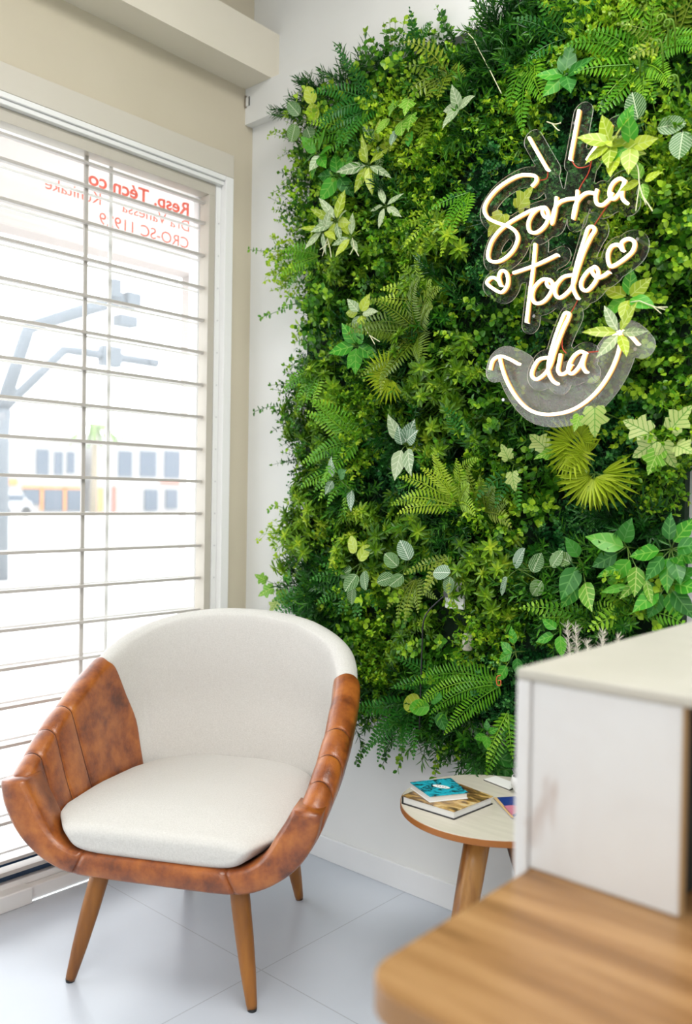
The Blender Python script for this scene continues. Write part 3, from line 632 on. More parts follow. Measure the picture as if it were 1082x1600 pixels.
# acrylic plates: an even margin cut round the strokes
PY=SY+.016
def plate(keys, r, conn, mat, name, h=.004, shift=(0,0)):
    segs=[]
    for k in keys:
        P=[(p.x,p.z) for p in SPL[k]]
        segs+= [(P[i],P[i+1],r) for i in range(len(P)-1)]
    for (a,b_,rr) in conn:
        A=cp(*a,SY); B=cp(*b_,SY); segs.append(((A.x,A.z),(B.x,B.z),rr))
    xs=[s[i][0] for s in segs for i in (0,1)]; zs=[s[i][1] for s in segs for i in (0,1)]
    mr=max(s[2] for s in segs)+.01
    gx=np.arange(min(xs)-mr,max(xs)+mr,h); gz=np.arange(min(zs)-mr,max(zs)+mr,h); X,Z=np.meshgrid(gx,gz,indexing='ij'); D=np.full(X.shape,9.)
    for a,b_,rr in segs:
        dx,dz=b_[0]-a[0],b_[1]-a[1]; l=dx*dx+dz*dz+1e-12; t=np.clip(((X-a[0])*dx+(Z-a[1])*dz)/l,0,1)
        D=np.minimum(D,np.hypot(X-a[0]-t*dx,Z-a[1]-t*dz)-rr)
    vid={}; V=[]; Fc=[]
    def gv(key,p):
        if key not in vid: vid[key]=len(V); V.append(p)
        return vid[key]
    nx,nz=X.shape
    for i in range(nx-1):
        for j in range(nz-1):
            c=[(i,j),(i+1,j),(i+1,j+1),(i,j+1)]; d=[D[q] for q in c]
            if min(d)>=0: continue
            poly=[]
            for k in range(4):
                q,q2=c[k],c[(k+1)%4]; d1,d2=d[k],d[(k+1)%4]
                if d1<0: poly.append(gv(q,(gx[q[0]],gz[q[1]])))
                if (d1<0)!=(d2<0):
                    t=d1/(d1-d2); kk=tuple(sorted((q,q2))); poly.append(gv(kk,(gx[q[0]]+t*(gx[q2[0]]-gx[q[0]]),gz[q[1]]+t*(gz[q2[1]]-gz[q[1]]))))
            if len(poly)>2: Fc.append(poly)
    # extrude
    n=len(V); th=.003; m=MB(); m.v=[(x-ORG.x,PY-ORG.y,z-ORG.z) for x,z in V]+[(x-ORG.x,PY+th-ORG.y,z-ORG.z) for x,z in V]; m.t=[0]*len(m.v)
    ed={}
    for f in Fc:
        for a,b_ in zip(f,f[1:]+f[:1]): ed[(a,b_)]=1
    for f in Fc: m.f.append(tuple(f)); m.mi.append(0)
    # the sheet is one thickness: back face left to the refraction-free front face; cut edge closes it
    for (a,b_) in ed:
        if (b_,a) not in ed: m.f.append((b_,a,a+n,b_+n)); m.mi.append(1)
    for f in Fc: m.f.append(tuple(reversed([q+n for q in f]))); m.mi.append(0)
    return m.build(name,[mat,M_acr_edge],ns)
R1=.024
plate(['S','o1','r1','r2','i1','a1','ray1','ray2','ray3'],R1,[((440,330),(470,440),.022),((590,290),(560,460),.03),((630,300),(600,450),.02)],M_acrylic,'acrylic_panel')
PY+=.0011
plate(['t','tx','o2','d1','o3','h1','h2'],R1,[((640,560),(600,700),.02),((300,805),(260,850),.02),((735,790),(760,740),.02)],M_acrylic,'acrylic_panel')
PY+=.0011
plate(['d2','i2','a2'],R1,[((560,980),(520,1060),.02)],M_acrylic,'acrylic_panel')
PY+=.0045
plate(['smile','al','ar'],.028,[((430,1340),(640,1270),.055),((300,1290),(430,1380),.04),((430,1395),(600,1360),.05)],M_acrylic_frost,'acrylic_panel')
for pth in ([(455,335),(450,375),(405,385)],[(562,290),(590,325),(640,318),(655,295)],[(655,295),(640,350),(610,400),(595,430)],[(740,480),(715,515),(665,590)],[(595,920),(575,960),(560,985)],[(300,805),(285,820),(275,835)],[(735,800),(745,775)],[(632,1165),(690,1160),(715,1145)],[(540,1000),(520,1130),(540,1170)]):
    m=MB(); m.tube(catmull([cp(x,y,SY+.008)-ORG for x,y in pth],5),.0013,6); m.build('red_wire',M_wire,ns,smooth=True)
for (x,y) in ((200,560),(640,480),(390,1000),(860,650),(250,1380),(850,1150),(575,120)):
    m=MB(); c=cp(x,y,PY); m.tube([(c.x-ORG.x,PY+.002-ORG.y,c.z-ORG.z),(c.x-ORG.x,-.015-ORG.y,c.z-ORG.z)],.004,10); m.build('standoff',plain('steel',(.5,.5,.5),.3,.9),ns)

# ================================================================== PLANT WALL
pw=empty('vertical_garden',(.87,0,1.4),label='lush artificial plant wall panel covering the white wall',cat='plant wall')
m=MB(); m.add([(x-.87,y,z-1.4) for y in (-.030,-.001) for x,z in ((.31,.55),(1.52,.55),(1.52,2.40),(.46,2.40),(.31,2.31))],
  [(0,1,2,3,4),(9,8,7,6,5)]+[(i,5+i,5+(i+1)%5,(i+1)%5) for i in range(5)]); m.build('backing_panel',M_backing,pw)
def leaf(mb, base, d, nrm, L, W, tint, fold=.25, bend=.15, mi=0):
    d=d.normalized(); s=d.cross(nrm)
    if s.length<1e-4: s=d.orthogonal()
    s.normalize(); n=s.cross(d)
    p=lambda t,w,b=0: base+d*(L*t)+s*(W*w)+n*(abs(w)*W*fold-bend*L*t*t)
    mb.add([p(0,0),p(.35,.5),p(.72,.40),p(1,0),p(.72,-.40),p(.35,-.5)],[(0,1,2,3),(0,3,4,5)],mi,tint)
def rdir(spread):
    a=random.random()*2*math.pi; z=math.cos(spread*math.sqrt(random.random())); r=math.sqrt(max(0,1-z*z)); return Vector((r*math.cos(a),r*math.sin(a),z))
def clump(kind, rng):
    random.seed(rng); mb=MB()
    if kind in('box','euc','moss'):
        ns_,np_,L0,lw,spread={'box':(12,6,.095,(.0165,.0110),1.25),'euc':(10,5,.105,(.0205,.0185),1.2),'moss':(16,8,.085,(.0105,.0085),1.3)}[kind]
        for s in range(ns_):
            d=rdir(spread); L=L0*random.uniform(.7,1.15); side=d.orthogonal().normalized(); curve=rdir(3.1)*.25
            sh=random.uniform(-.15,.15)
            for k in range(2,np_+1):
                t=k/np_; p=d*(L*t)+curve*(L*t*t*.6); a=k*1.57+s
                q=side*math.cos(a)+d.cross(side)*math.sin(a)
                for sg in (1,-1):
                    dd=(q*sg+d*.55+rdir(3.1)*.25); sz=random.uniform(.75,1.2)*(1.1-.35*t)
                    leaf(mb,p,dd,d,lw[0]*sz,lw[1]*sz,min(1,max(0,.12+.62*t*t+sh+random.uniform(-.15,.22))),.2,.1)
            leaf(mb,d*L+curve*L*.6,d,side,lw[0]*.7,lw[1]*.6,min(1,.85+sh),.2,.1)
            mb.tube([Vector((0,0,0)),d*(L*.5)+curve*L*.15,d*L+curve*L*.6],[.0012,.001,.0006],3,tint=.35,cap=False)
    elif kind=='sed':
        for s in range(11):
            d=rdir(1.15); L=.10*random.uniform(.7,1.1); c=d*L; u=d.orthogonal().normalized(); v=d.cross(u); sh=random.uniform(-.15,.15)
            for ring,(nn,le,el) in enumerate(((8,.030,.15),(6,.023,.7),(4,.015,1.5))):
                for k in range(nn):
                    a=2*math.pi*(k+.5*ring)/nn+s; dd=u*math.cos(a)+v*math.sin(a)+d*el+rdir(3.1)*.15
                    leaf(mb,c,dd,d,le*random.uniform(.8,1.15),le*.36,min(1,max(0,.30+.22*ring+sh+random.uniform(-.12,.12))),.3,.25)
            for k in range(3):
                p=d*L*(.35+.2*k)
                for a in (k*2.,k*2.+2.1,k*2+4.2): leaf(mb,p,u*math.cos(a)+v*math.sin(a)+d*.5,d,.024,.009,.1+sh*.5,.3,.2)
            mb.tube([Vector((0,0,0)),c],[.0015,.001],3,tint=.3,cap=False)
    elif kind=='berry':
        for s in range(12):
            d=rdir(1.2); L=.105*random.uniform(.7,1.15); sh=random.uniform(-.15,.15)
            mb.tube([Vector((0,0,0)),d*L],[.0012,.0008],3,tint=.4,cap=False)
            for k in range(7):
                t=.4+.6*k/6; q=rdir(3.1); q=(q-d*q.dot(d)); q.normalize(); p=d*L*t; e=p+(q+d*.9).normalized()*.022
                mb.tube([p,e],[.0006,.0005],3,tint=.6,cap=False)
                for j in range(4):
                    w=rdir(3.1); dd=(w+q*.5+d*.8); leaf(mb,e,dd,q,random.uniform(.009,.014),.0075,min(1,max(0,.45+sh+.3*t+random.uniform(-.25,.25))),.2,.2)
            for k in range(5):
                q=rdir(3.1); leaf(mb,d*L*(.2+.12*k),(q+d*.4),d,.018,.010,.15,.2,.2)
    elif kind=='spike':
        for s in range(15):
            d=rdir(1.25); L=.105*random.uniform(.7,1.2); u=d.orthogonal().normalized(); v=d.cross(u); sh=random.uniform(-.15,.2); curve=rdir(3.1)*.3
            mb.tube([Vector((0,0,0)),d*L+curve*L*.3],[.0013,.0008],3,tint=.3,cap=False)
            for k in range(20):
                t=.2+.8*k/19; a=k*2.4; p=d*(L*t)+curve*(L*.3*t*t)
                leaf(mb,p,u*math.cos(a)+v*math.sin(a)+d*(.6+t*.9),d,random.uniform(.020,.032),.0046,min(1,max(0,.25+.4*t+sh+random.uniform(-.15,.15))),.2,.15)
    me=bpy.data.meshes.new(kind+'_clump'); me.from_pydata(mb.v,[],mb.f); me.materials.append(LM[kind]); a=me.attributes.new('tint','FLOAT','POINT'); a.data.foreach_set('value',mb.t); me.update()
    return me
KN={'box':'boxwood_clump','euc':'eucalyptus_clump','sed':'sedum_clump','berry':'lime_sprig_clump','spike':'spiky_leaf_clump','moss':'small_leaf_clump'}
CM={k:[clump(k,100*i+j) for j in range(4)] for i,k in enumerate(KN)}
random.seed(11)
def xl(z): return float(np.interp(z,[.3,.8,1.0,1.2,1.32,1.42,1.52,1.62,1.75,1.95,2.1,2.3,2.44],[.30,.275,.235,.26,.265,.225,.235,.29,.275,.235,.225,.225,.27]))
def zt(x): return float(np.interp(x,[.22,.30,.38,.62,.7,.95,1.08,1.6],[2.37,2.46,2.49,2.47,2.465,2.47,2.51,2.54]))
def zb(x): return float(np.interp(x,[.2,.5,.56,.66,.72,.80,.84,.92,1.1,1.6],[.52,.50,.45,.44,.50,.52,.42,.42,.44,.44]))
# patches: seeds (pixel, kind)
SEED=[(460,150,'spike'),(580,70,'spike'),(700,60,'box'),(740,30,'spike'),(860,30,'spike'),(960,30,'berry'),(450,260,'box'),(470,330,'box'),(540,230,'euc'),(620,110,'euc'),(560,300,'box'),
 (640,300,'spike'),(640,200,'berry'),(780,90,'spike'),(760,250,'moss'),(700,240,'berry'),(740,180,'spike'),(880,200,'moss'),(1040,150,'box'),(1040,300,'euc'),(830,190,'berry'),
 (440,430,'berry'),(450,490,'euc'),(560,420,'sed'),(600,410,'euc'),(500,440,'box'),(470,540,'moss'),(430,620,'box'),(460,650,'box'),(480,600,'box'),(570,640,'berry'),(620,640,'box'),
 (600,470,'box'),(680,420,'sed'),(700,480,'spike'),(740,420,'moss'),(730,520,'euc'),(790,500,'euc'),(760,560,'box'),(700,600,'sed'),(720,660,'sed'),(650,630,'sed'),(760,640,'euc'),
 (470,640,'sed'),(500,650,'sed'),(440,720,'moss'),(460,760,'moss'),(480,710,'box'),(450,820,'berry'),(500,830,'sed'),(540,820,'box'),(590,850,'sed'),(620,830,'sed'),(640,780,'moss'),
 (460,890,'box'),(520,910,'spike'),(500,940,'spike'),(600,950,'berry'),(620,930,'euc'),(560,1000,'euc'),(580,1040,'berry'),(600,1120,'spike'),(640,1140,'spike'),(570,1170,'box'),(700,960,'sed'),(740,920,'sed'),(760,880,'sed'),
 (720,1000,'euc'),(780,960,'berry'),(820,960,'box'),(800,780,'berry'),(840,790,'euc'),(860,840,'moss'),(900,820,'moss'),(780,830,'box'),(940,780,'moss'),(1000,760,'berry'),(1050,740,'berry'),
 (1040,600,'euc'),(1060,480,'box'),(1000,600,'euc'),(1060,400,'euc'),(1000,340,'berry'),(1060,250,'berry'),(940,540,'box'),(860,540,'moss'),(880,380,'moss'),(820,470,'box'),(900,280,'moss'),
 (1000,860,'spike'),(1060,900,'euc'),(860,920,'spike'),(900,960,'spike'),(960,960,'spike'),(720,1180,'box'),(760,1190,'spike'),(700,1100,'spike'),(780,1080,'moss'),(840,1040,'moss'),(960,1000,'moss'),(840,650,'spike'),(980,690,'moss'),(1070,820,'moss'),
 (620,560,'spike'),(660,700,'spike'),(600,740,'moss'),(560,760,'spike'),(680,860,'spike'),(560,560,'moss'),(520,500,'euc'),(640,380,'berry')]
SEEDW=[(at(x,y,Y=-.06),k) for x,y,k in SEED]
cl_list=[]
st=.067
row=0; z=.36
while z<2.56:
    x=.18+(st/2 if row%2 else 0)
    while x<1.66:
        X=x+random.uniform(-.02,.02); Z=z+random.uniform(-.02,.02)
        if X>xl(Z)+.032 and Z<zt(X)-.06 and Z>zb(X)+.055 and X<(1.50 if Z<1.19 else 1.64):
            wts=sorted((((p.x-X)**2+(p.z-Z)**2)**.5*random.uniform(.75,1.25),k) for p,k in SEEDW)
            cl_list.append([X,Z,wts[0][1]])
        x+=st
    z+=st*.87; row+=1
# the leaves are parted round the wall socket and the adapter
for _px,_py,_r in ((708,930,.078),(731,1005,.045)):
    _c=at(_px,_py,Y=-.05); cl_list=[c for c in cl_list if math.hypot(c[0]-_c.x,c[1]-_c.z)>_r]
cnt={k:0 for k in KN}; rest=[]
# nearest first keeps the parts that show largest
cl_list.sort(key=lambda c:(c[0]-CAM.x)**2+CAM.y**2+(c[1]-CAM.z)**2)
def place_clump(X,Z,k,sc,Y,tilt=None):
    o=bpy.data.objects.new(KN[k],random.choice(CM[k])); COL.objects.link(o); o.parent=pw
    # local z -> out of the wall
    ex=tilt if tilt else Vector((random.uniform(-.25,.25),0,random.uniform(-.3,.2)))
    n=(Vector((0,-1,0))+ex).normalized()
    q=n.to_track_quat('Z','Y')@Euler((0,0,random.uniform(0,6.28))).to_quaternion()
    o.rotation_mode='QUATERNION'; o.rotation_quaternion=q; o.scale=(sc,)*3; o.location=(X-.87,Y,Z-1.4)
    return o
for X,Z,k in cl_list:
    tl=Vector((random.uniform(-.25,.25),0,random.uniform(-.3,.25)))
    if X-xl(Z)<.12: tl.x-=.55
    if zt(X)-Z<.12: tl.z+=.5
    if Z-zb(X)<.12: tl.z-=.7
    Y=-.015-random.random()*.050
    if cnt[k]<100: cnt[k]+=1; place_clump(X,Z,k,random.uniform(.85,1.18),Y,tl)
    else: rest.append((X,Z,k,random.uniform(.85,1.18),Y,tl))
for k in KN:
    rs=[r for r in rest if r[2]==k]
    if rs:
        V=[];Fa=[];T=[]
        for X,Z,_,sc,Y,tl in rs:
            me=random.choice(CM[k]); n=(Vector((0,-1,0))+tl).normalized(); q=n.to_track_quat('Z','Y')@Euler((0,0,random.uniform(0,6.28))).to_quaternion()
            mt=Matrix.LocRotScale(Vector((X-.87,Y,Z-1.4)),q,(sc,)*3); b_=len(V)
            V+=[tuple(mt@v.co) for v in me.vertices]; Fa+=[tuple(i+b_ for i in p.vertices) for p in me.polygons]; T+=[d.value for d in me.attributes['tint'].data]
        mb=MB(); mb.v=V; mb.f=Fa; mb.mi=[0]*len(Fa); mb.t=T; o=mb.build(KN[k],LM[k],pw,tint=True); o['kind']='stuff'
print('clumps',cnt,len(rest))

# ---- plants with a shape of their own, each pushed into the wall
YF=-.08
def frond_mesh(L, ang, out, droop, wid, npn, mat, slim=.2, tint0=.5, curl=0, bush=1):
    """frond in the local frame of a plant: x right, z up, -y out of the wall"""
    mb=MB(); d=Vector((math.cos(ang),-out,math.sin(ang))).normalized(); P=[]
    n=npn; ymax=-YF-.018; p=Vector((0,0,0)); dd=d.copy(); stp=L/n; side0=Vector((0,-1,0))
    for i in range(n+1):
        P.append(p.copy()); dd=(dd+Vector((0,.012*droop,-.055*droop))*(i/n*1.6)*(14/n)+Vector((-math.sin(ang),0,math.cos(ang)))*curl*.05).normalized(); p=p+dd*stp; p.y=min(p.y,ymax)
    mb.tube(P,[.0018*(1-.7*i/n) for i in range(n+1)],4,tint=.75,cap=False)
    for i in range(1,n+1):
        t=i/n; tg=(P[min(i+1,n)]-P[i-1]).normalized(); s=tg.cross(side0)
        s=s.normalized() if s.length>1e-3 else Vector((1,0,0)); nr=s.cross(tg); 
        if nr.y>0: nr=-nr
        w=wid*(math.sin(math.pi*min(1,.18+.80*(1-t)**.75 if t>.25 else .45+t*1.6))**.8) if t>.25 else wid*(.55+1.6*t)
        w=wid*min(1,.5+2.2*t)*(1-t**2.2)*1.0+.003
        for sg in (1,-1):
            b_=P[i]+tg*(stp*.25*sg*0); dv=s*sg+tg*.45+nr*random.uniform(-.12,.10)
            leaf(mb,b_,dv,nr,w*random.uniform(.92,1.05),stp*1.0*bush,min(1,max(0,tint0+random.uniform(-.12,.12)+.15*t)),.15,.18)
    return mb
PM=[]
def plant(name,label,cat,px,py,Y,group=None):
    p=at(px,py,Y=Y); return empty(name,p,label=label,cat=cat,group=group)
def fern(px,py,label,fr,mat='fern',wid=.03,npn=22,Y=-.095,out=.7,droop=1,bush=.60):
    global YF; YF=Y
    e=plant('fern',label,'fern',px,py,Y,'ferns in the plant wall')
    for f in fr:
        ang,L=f[0],f[1]*1.06; o_=f[2] if len(f)>2 else out*random.uniform(.7,1.3)
        mb=frond_mesh(L,R_(ang),o_,droop*random.uniform(.6,1.3),wid*random.uniform(.85,1.1),max(9,int(npn*.80*L/.18)),mat,tint0=random.uniform(.35,.65),curl=random.uniform(-1,1),bush=bush)
        mb.build('frond',LM[mat],e,tint=True)
    return e
random.seed(5)
def fan(a0,a1,n,L0,L1): return [(a0+(a1-a0)*k/(max(1,n-1))+random.uniform(-8,8),random.uniform(L0,L1)) for k in range(n)]
fern(590,165,'deep green fern near the top left corner with fronds reaching left',fan(120,230,7,.14,.20),'fernd',.032)
fern(560,205,'green fern just below the topmost dark one at left with level fronds',[(175,.17),(160,.15),(200,.13),(20,.10)],'fern',.03)
fern(700,115,'olive fern at the top left of centre with broad short fronds',fan(110,330,7,.10,.16),'ferno',.035,18)
fern(665,175,'olive fern with drooping fronds beside the four-leaf pale sprig',fan(190,300,5,.10,.15),'ferno',.03,18)
fern(835,75,'long hanging bright green fern above the left neon ray',[(262,.23,.35),(275,.20,.5),(245,.16,.4),(290,.12,.6)],'fern',.042,20)
fern(885,60,'dark green fern at the top between the hanging fern and the curly one',fan(10,190,6,.09,.14),'fernd',.03)
fern(1005,100,'large light green fern rosette with curled tips at the top right',fan(0,330,13,.12,.18),'fern',.034,24,out=.6)
fern(1060,60,'olive fern at the upper right corner behind the curly rosette',fan(60,200,5,.10,.14),'ferno',.03)
fern(500,400,'yellow green fern sticking out of the left edge above mid height',fan(140,225,6,.10,.135),'fern',.026,24)
fern(700,335,'light green fern left of the neon sign with narrow fronds',fan(180,300,6,.10,.15),'ferny',.022)
fern(735,300,'mid green fern hanging left of the word on the first line of the sign',fan(200,290,4,.10,.14),'fern',.024)
fern(655,520,'broad olive fern cluster in the dark gap left of the middle',fan(30,330,12,.14,.21),'ferno',.034,24,out=.8)
fern(660,470,'rusty yellow fern above the broad olive cluster',fan(20,170,5,.09,.13),'ferny',.028)
fern(505,575,'fresh green fern low on the left side beside the teal leaf',fan(190,300,6,.10,.15),'fern',.028)
fern(560,690,'bright green fern left of the silver leaves with arching fronds',fan(100,240,8,.13,.19),'fern',.036,22)
fern(545,730,'green fern hanging under the arching one left of the silver leaves',fan(190,290,5,.11,.16),'fern',.030)
fern(715,790,'large yellow green fern below the sign with upright fronds',fan(20,185,11,.13,.19),'ferny',.034,24,out=.7)
fern(760,800,'grey green fern to the right of the large upright fern',fan(0,110,5,.10,.15),'ferno',.028)
fern(735,700,'dark fern frond pair above the large upright fern',fan(70,130,3,.10,.14),'fernd',.030)
fern(785,1070,'long arching fern low in the wall with fronds pointing left',[(156,.25,.30),(169,.25,.35),(183,.20,.45),(214,.19,.4)],'fern',.034,26,Y=-.10,droop=.30)
fern(795,1110,'small hanging fern beside the white cabinet low in the wall',[(268,.17,.3),(255,.13,.5),(285,.11,.4)],'fern',.028,22)
fern(560,905,'dark feathery fern above the chair back',fan(150,320,9,.10,.15),'fernd',.028,20)
fern(480,930,'dark feathery fern at the lower left edge beside the chair',fan(160,320,6,.09,.13),'fernd',.028,20)
fern(640,1100,'dark feathery fern hanging low right of the chair',fan(180,330,9,.12,.18),'fernd',.030,22)
fern(690,1060,'deep teal feathery fern beside the black cable',fan(160,280,5,.09,.14),'fernd',.028,22)
fern(650,905,'olive fern with thin fronds under the veined leaves',fan(220,330,6,.10,.14),'ferno',.024,22)
fern(705,870,'olive fern behind the wall socket',fan(200,300,5,.09,.13),'ferno',.022,22)
fern(930,975,'bright fern above the white cabinet with a long frond reaching left',[(158,.17,.4),(150,.12,.6),(170,.12,.5),(60,.10,.6),(30,.09,.6)],'fern',.034,20)
fern(1000,960,'feathery green fern above the white cabinet at right',fan(20,200,8,.09,.14),'fern',.032,18)
fern(805,740,'narrow grey green fern right of the upright yellow green fern',fan(200,280,3,.09,.12),'fernd',.024,20)
fern(655,78,'dark needle fern at the very top edge of the wall',fan(30,160,6,.07,.11),'fernd',.022,18,Y=-.05)

# leaf shapes, unit length along y, normal +z
def leafshape(kind):
    mb=MB()
    if kind=='palm':
        for k in range(13):
            a=R_(-75+150*k/12); d=Vector((math.sin(a),math.cos(a),0)); L=.95-.25*abs(a)/1.3
            leaf(mb,d*.05,d,Vector((0,0,1)),L,.085,.5+random.uniform(-.2,.2),.35,.22)
    else:
        if kind=='ovate': prof=[(0,0),(.06,.10),(.18,.235),(.34,.285),(.52,.26),(.70,.185),(.86,.085),(1,0)]
        if kind=='round': prof=[(0,0),(.05,.17),(.17,.31),(.38,.38),(.58,.37),(.78,.28),(.92,.15),(1,0)]
        if kind=='lance': prof=[(0,0),(.06,.06),(.2,.14),(.4,.18),(.6,.155),(.8,.09),(.92,.035),(1,0)]
        if kind=='ivy': prof=[(.02,0),(-.10,.10),(-.08,.30),(.16,.40),(.26,.30),(.40,.52),(.52,.40),(.58,.20),(.78,.15),(1,0)]
        n=len(prof); cols=4; vs=[]; 
        for sg in (-1,1):
            base=len(vs)
            for (t,w) in prof:
                for c in range(cols+1):
                    f=c/cols; x=w*f; tt=t if kind!='ivy' else lerp(max(0,t if t>0 else 0),t,f)
                    vs.append((x*sg,tt,.10*x*(1 if kind!='lance' else 1.5)+.02*math.sin(9*tt)*f-.16*tt*tt))
            fs=[(base+i*(cols+1)+c,base+i*(cols+1)+c+1,base+(i+1)*(cols+1)+c+1,base+(i+1)*(cols+1)+c) for i in range(n-1) for c in range(cols)]
            mb.f+=[f if sg>0 else tuple(reversed(f)) for f in fs]; mb.mi+=[0]*len(fs)
        mb.v=vs; mb.t=[.5]*len(vs)
    return mb
LMESH={}
def leafmesh(shape,mat):
    if (shape,mat) not in LMESH:
        mb=leafshape(shape); me=bpy.data.meshes.new(shape+'_leaf'); me.from_pydata(mb.v,[],mb.f); me.materials.append(LM[mat])
        a=me.attributes.new('tint','FLOAT','POINT'); a.data.foreach_set('value',mb.t)
        me.polygons.foreach_set('use_smooth',[shape!='palm']*len(me.polygons)); me.update(); LMESH[(shape,mat)]=me
    return LMESH[(shape,mat)]
def sprig(name,cat,label,px,py,shape,leaves,Y=-.15,group=None,stem=True):
    """leaves: (dx px, dy px, angle deg in the wall plane, length m, material, facing)"""
    e=plant(name,label,cat,px,py,Y,group); sm=MB()
    for lf in leaves:
        dx,dy,ang,L,mat=lf[:5]; L*=1.15 if shape in('ovate','lance') else 1.05; w_=lf[5] if len(lf)>5 else 1
        b_=at(px+dx,py+dy,Y=Y)-e.location; a=R_(ang)
        dirv=Vector((math.cos(a),random.uniform(-.75,.12),math.sin(a))).normalized()
        nr=Vector((.3+random.uniform(-.6,.6),-1,.25+random.uniform(-.65,.65))); s=dirv.cross(nr).normalized(); nr=s.cross(dirv)
        o=bpy.data.objects.new('leaf',leafmesh(shape,mat)); COL.objects.link(o); o.parent=e
        R3=Matrix((s,dirv,nr)).transposed().to_4x4(); R3.translation=b_; o.matrix_local=R3@Matrix.Diagonal((L*w_,L,L,1))
        sm.tube([Vector((0,.02,0)),b_*.5+Vector((0,.008,0)),b_+dirv*L*.05],.0011,5,tint=.5,cap=False)
    sm.tube([Vector((0,.02,0)),Vector((0,.12,-.01))],.0016,5,tint=.4,cap=False)
    sm.build('stem',LM['stem'],e,tint=True)
    return e
def star(n,a0,L,mat,spread=360,dr=4,mats=None):
    r=[]
    for k in range(n):
        a=a0+spread*k/n+random.uniform(-10,10); r.append((dr*math.cos(R_(a)),-dr*math.sin(R_(a)),a,L*random.uniform(.85,1.15),mats[k%len(mats)] if mats else mat))
    return r
random.seed(21)
G='leafy sprigs in the plant wall'
sprig('leafy_sprig','leaf sprig','bright green broad-leaf sprig near the upper left edge',497,240,'ovate',star(6,70,.060,'broad')+[(4,4,250,.05,'pale')],group=G)
sprig('leafy_sprig','leaf sprig','mid green broad-leaf sprig under the bright one near the upper left edge',528,275,'ovate',star(5,100,.065,'broad',mats=['broad','olive']),Y=-.12,group=G)
sprig('leafy_sprig','leaf sprig','yellow green star-shaped sprig right of the bright one at upper left',575,258,'lance',star(7,80,.068,'yel',mats=['yel','yel','pale']),group=G)
sprig('leafy_sprig','leaf sprig','pale yellow sprig just above the star-shaped one at upper left',590,225,'ovate',star(5,60,.055,'yel',mats=['yel','fit']),Y=-.12,group=G)
sprig('leafy_sprig','leaf sprig','pale green star sprig at the left under the yellow star',525,345,'lance',star(8,20,.068,'pale',mats=['pale','yel']),group=G)
sprig('leafy_sprig','leaf sprig','pale sprig with trailing roots left of centre in the upper half',505,360,'lance',star(6,40,.055,'pale',mats=['pale','pale','yel']),Y=-.16,group=G)
sprig('leafy_sprig','leaf sprig','small pale lime sprig below the yellow star at upper left',548,370,'lance',star(6,10,.050,'yel',mats=['yel','pale']),group=G)
sprig('leafy_sprig','leaf sprig','narrow pale sprig hanging in the middle of the upper left',602,322,'lance',star(5,180,.048,'pale'),group=G)
sprig('leafy_sprig','leaf sprig','four-leaf silver green sprig near the top centre',718,168,'ovate',[(0,0,95,.050,'pale'),(0,0,10,.052,'pale'),(0,0,240,.062,'pale'),(0,0,175,.045,'pale')],group=G)
sprig('leafy_sprig','leaf sprig','mid green five-leaf sprig above the tallest neon ray',882,118,'ovate',[(0,0,80,.070,'olive'),(0,0,165,.060,'broad'),(0,0,230,.058,'broad'),(3,0,300,.06,'olive'),(6,0,20,.060,'olive')],group=G)
sprig('leafy_sprig','leaf sprig','yellow green sprig covering the end of the right neon ray',955,225,'ovate',star(6,40,.058,'yel')+[(15,-20,60,.05,'broad'),(8,20,270,.05,'yel')],Y=-.235,group=G)
sprig('leafy_sprig','leaf sprig','second yellow green sprig above the end of the first word',985,228,'ovate',star(5,0,.052,'yel',mats=['yel','broad']),Y=-.23,group=G)
sprig('leafy_sprig','leaf sprig','olive sprig at the end of the first word of the sign',1004,283,'ovate',star(4,20,.042,'yel',mats=['yel','ivyg']),Y=-.215,group=G)
sprig('leafy_sprig','leaf sprig','yellow green sprig right of the second word of the sign',982,465,'ovate',star(6,30,.055,'yel',mats=['yel','broad']),Y=-.17,group=G)
sprig('leafy_sprig','leaf sprig','light green sprig over the right arrow of the neon smile',968,520,'lance',star(6,60,.055,'yel',mats=['yel','pale']),Y=-.215,group=G)
sprig('leafy_sprig','leaf sprig','vivid green sprig left of the broad olive fern',557,540,'ovate',star(5,120,.062,'broad')+[(0,8,250,.05,'broad')],group=G)
sprig('leafy_sprig','leaf sprig','pale lime sprig above the vivid green one left of centre',563,490,'ovate',star(6,60,.045,'yel',mats=['yel','pale']),group=G)
sprig('leafy_sprig','leaf sprig','silver grey broad sprig in the middle of the wall',628,695,'ovate',[(-3,-8,110,.066,'pale'),(5,-4,50,.064,'fits'),(0,8,255,.075,'pale'),(10,6,290,.072,'pale'),(8,-6,20,.066,'fits'),(0,0,75,.05,'fits')],Y=-.16,group=G)
sprig('leafy_sprig','leaf sprig','large dark green sprig at the right edge above the cabinet',1045,858,'ovate',star(8,200,.058,'broad',dr=14,spread=280,mats=['broad','olive']),group=G)
sprig('leafy_sprig','leaf sprig','second dark green sprig at the right edge just below the first',1040,912,'ovate',star(8,190,.062,'broad',dr=16,spread=260,mats=['olive','broad']),Y=-.14,group=G)
sprig('leafy_sprig','leaf sprig','single pointed leaves left of the dark green sprigs at right',975,855,'ovate',[(0,0,160,.075,'broad'),(0,-8,60,.06,'olive'),(10,20,230,.06,'broad'),(20,30,280,.06,'ivyg'),(-10,10,210,.06,'olive')],group=G)
sprig('leafy_sprig','leaf sprig','thin stemmed leaves in the dark gap beside the right end of the wall',1000,905,'lance',[(0,0,230,.055,'ivyg'),(10,0,290,.05,'ivyg'),(-20,10,200,.05,'broad'),(-30,-20,210,.05,'broad')],group=G)
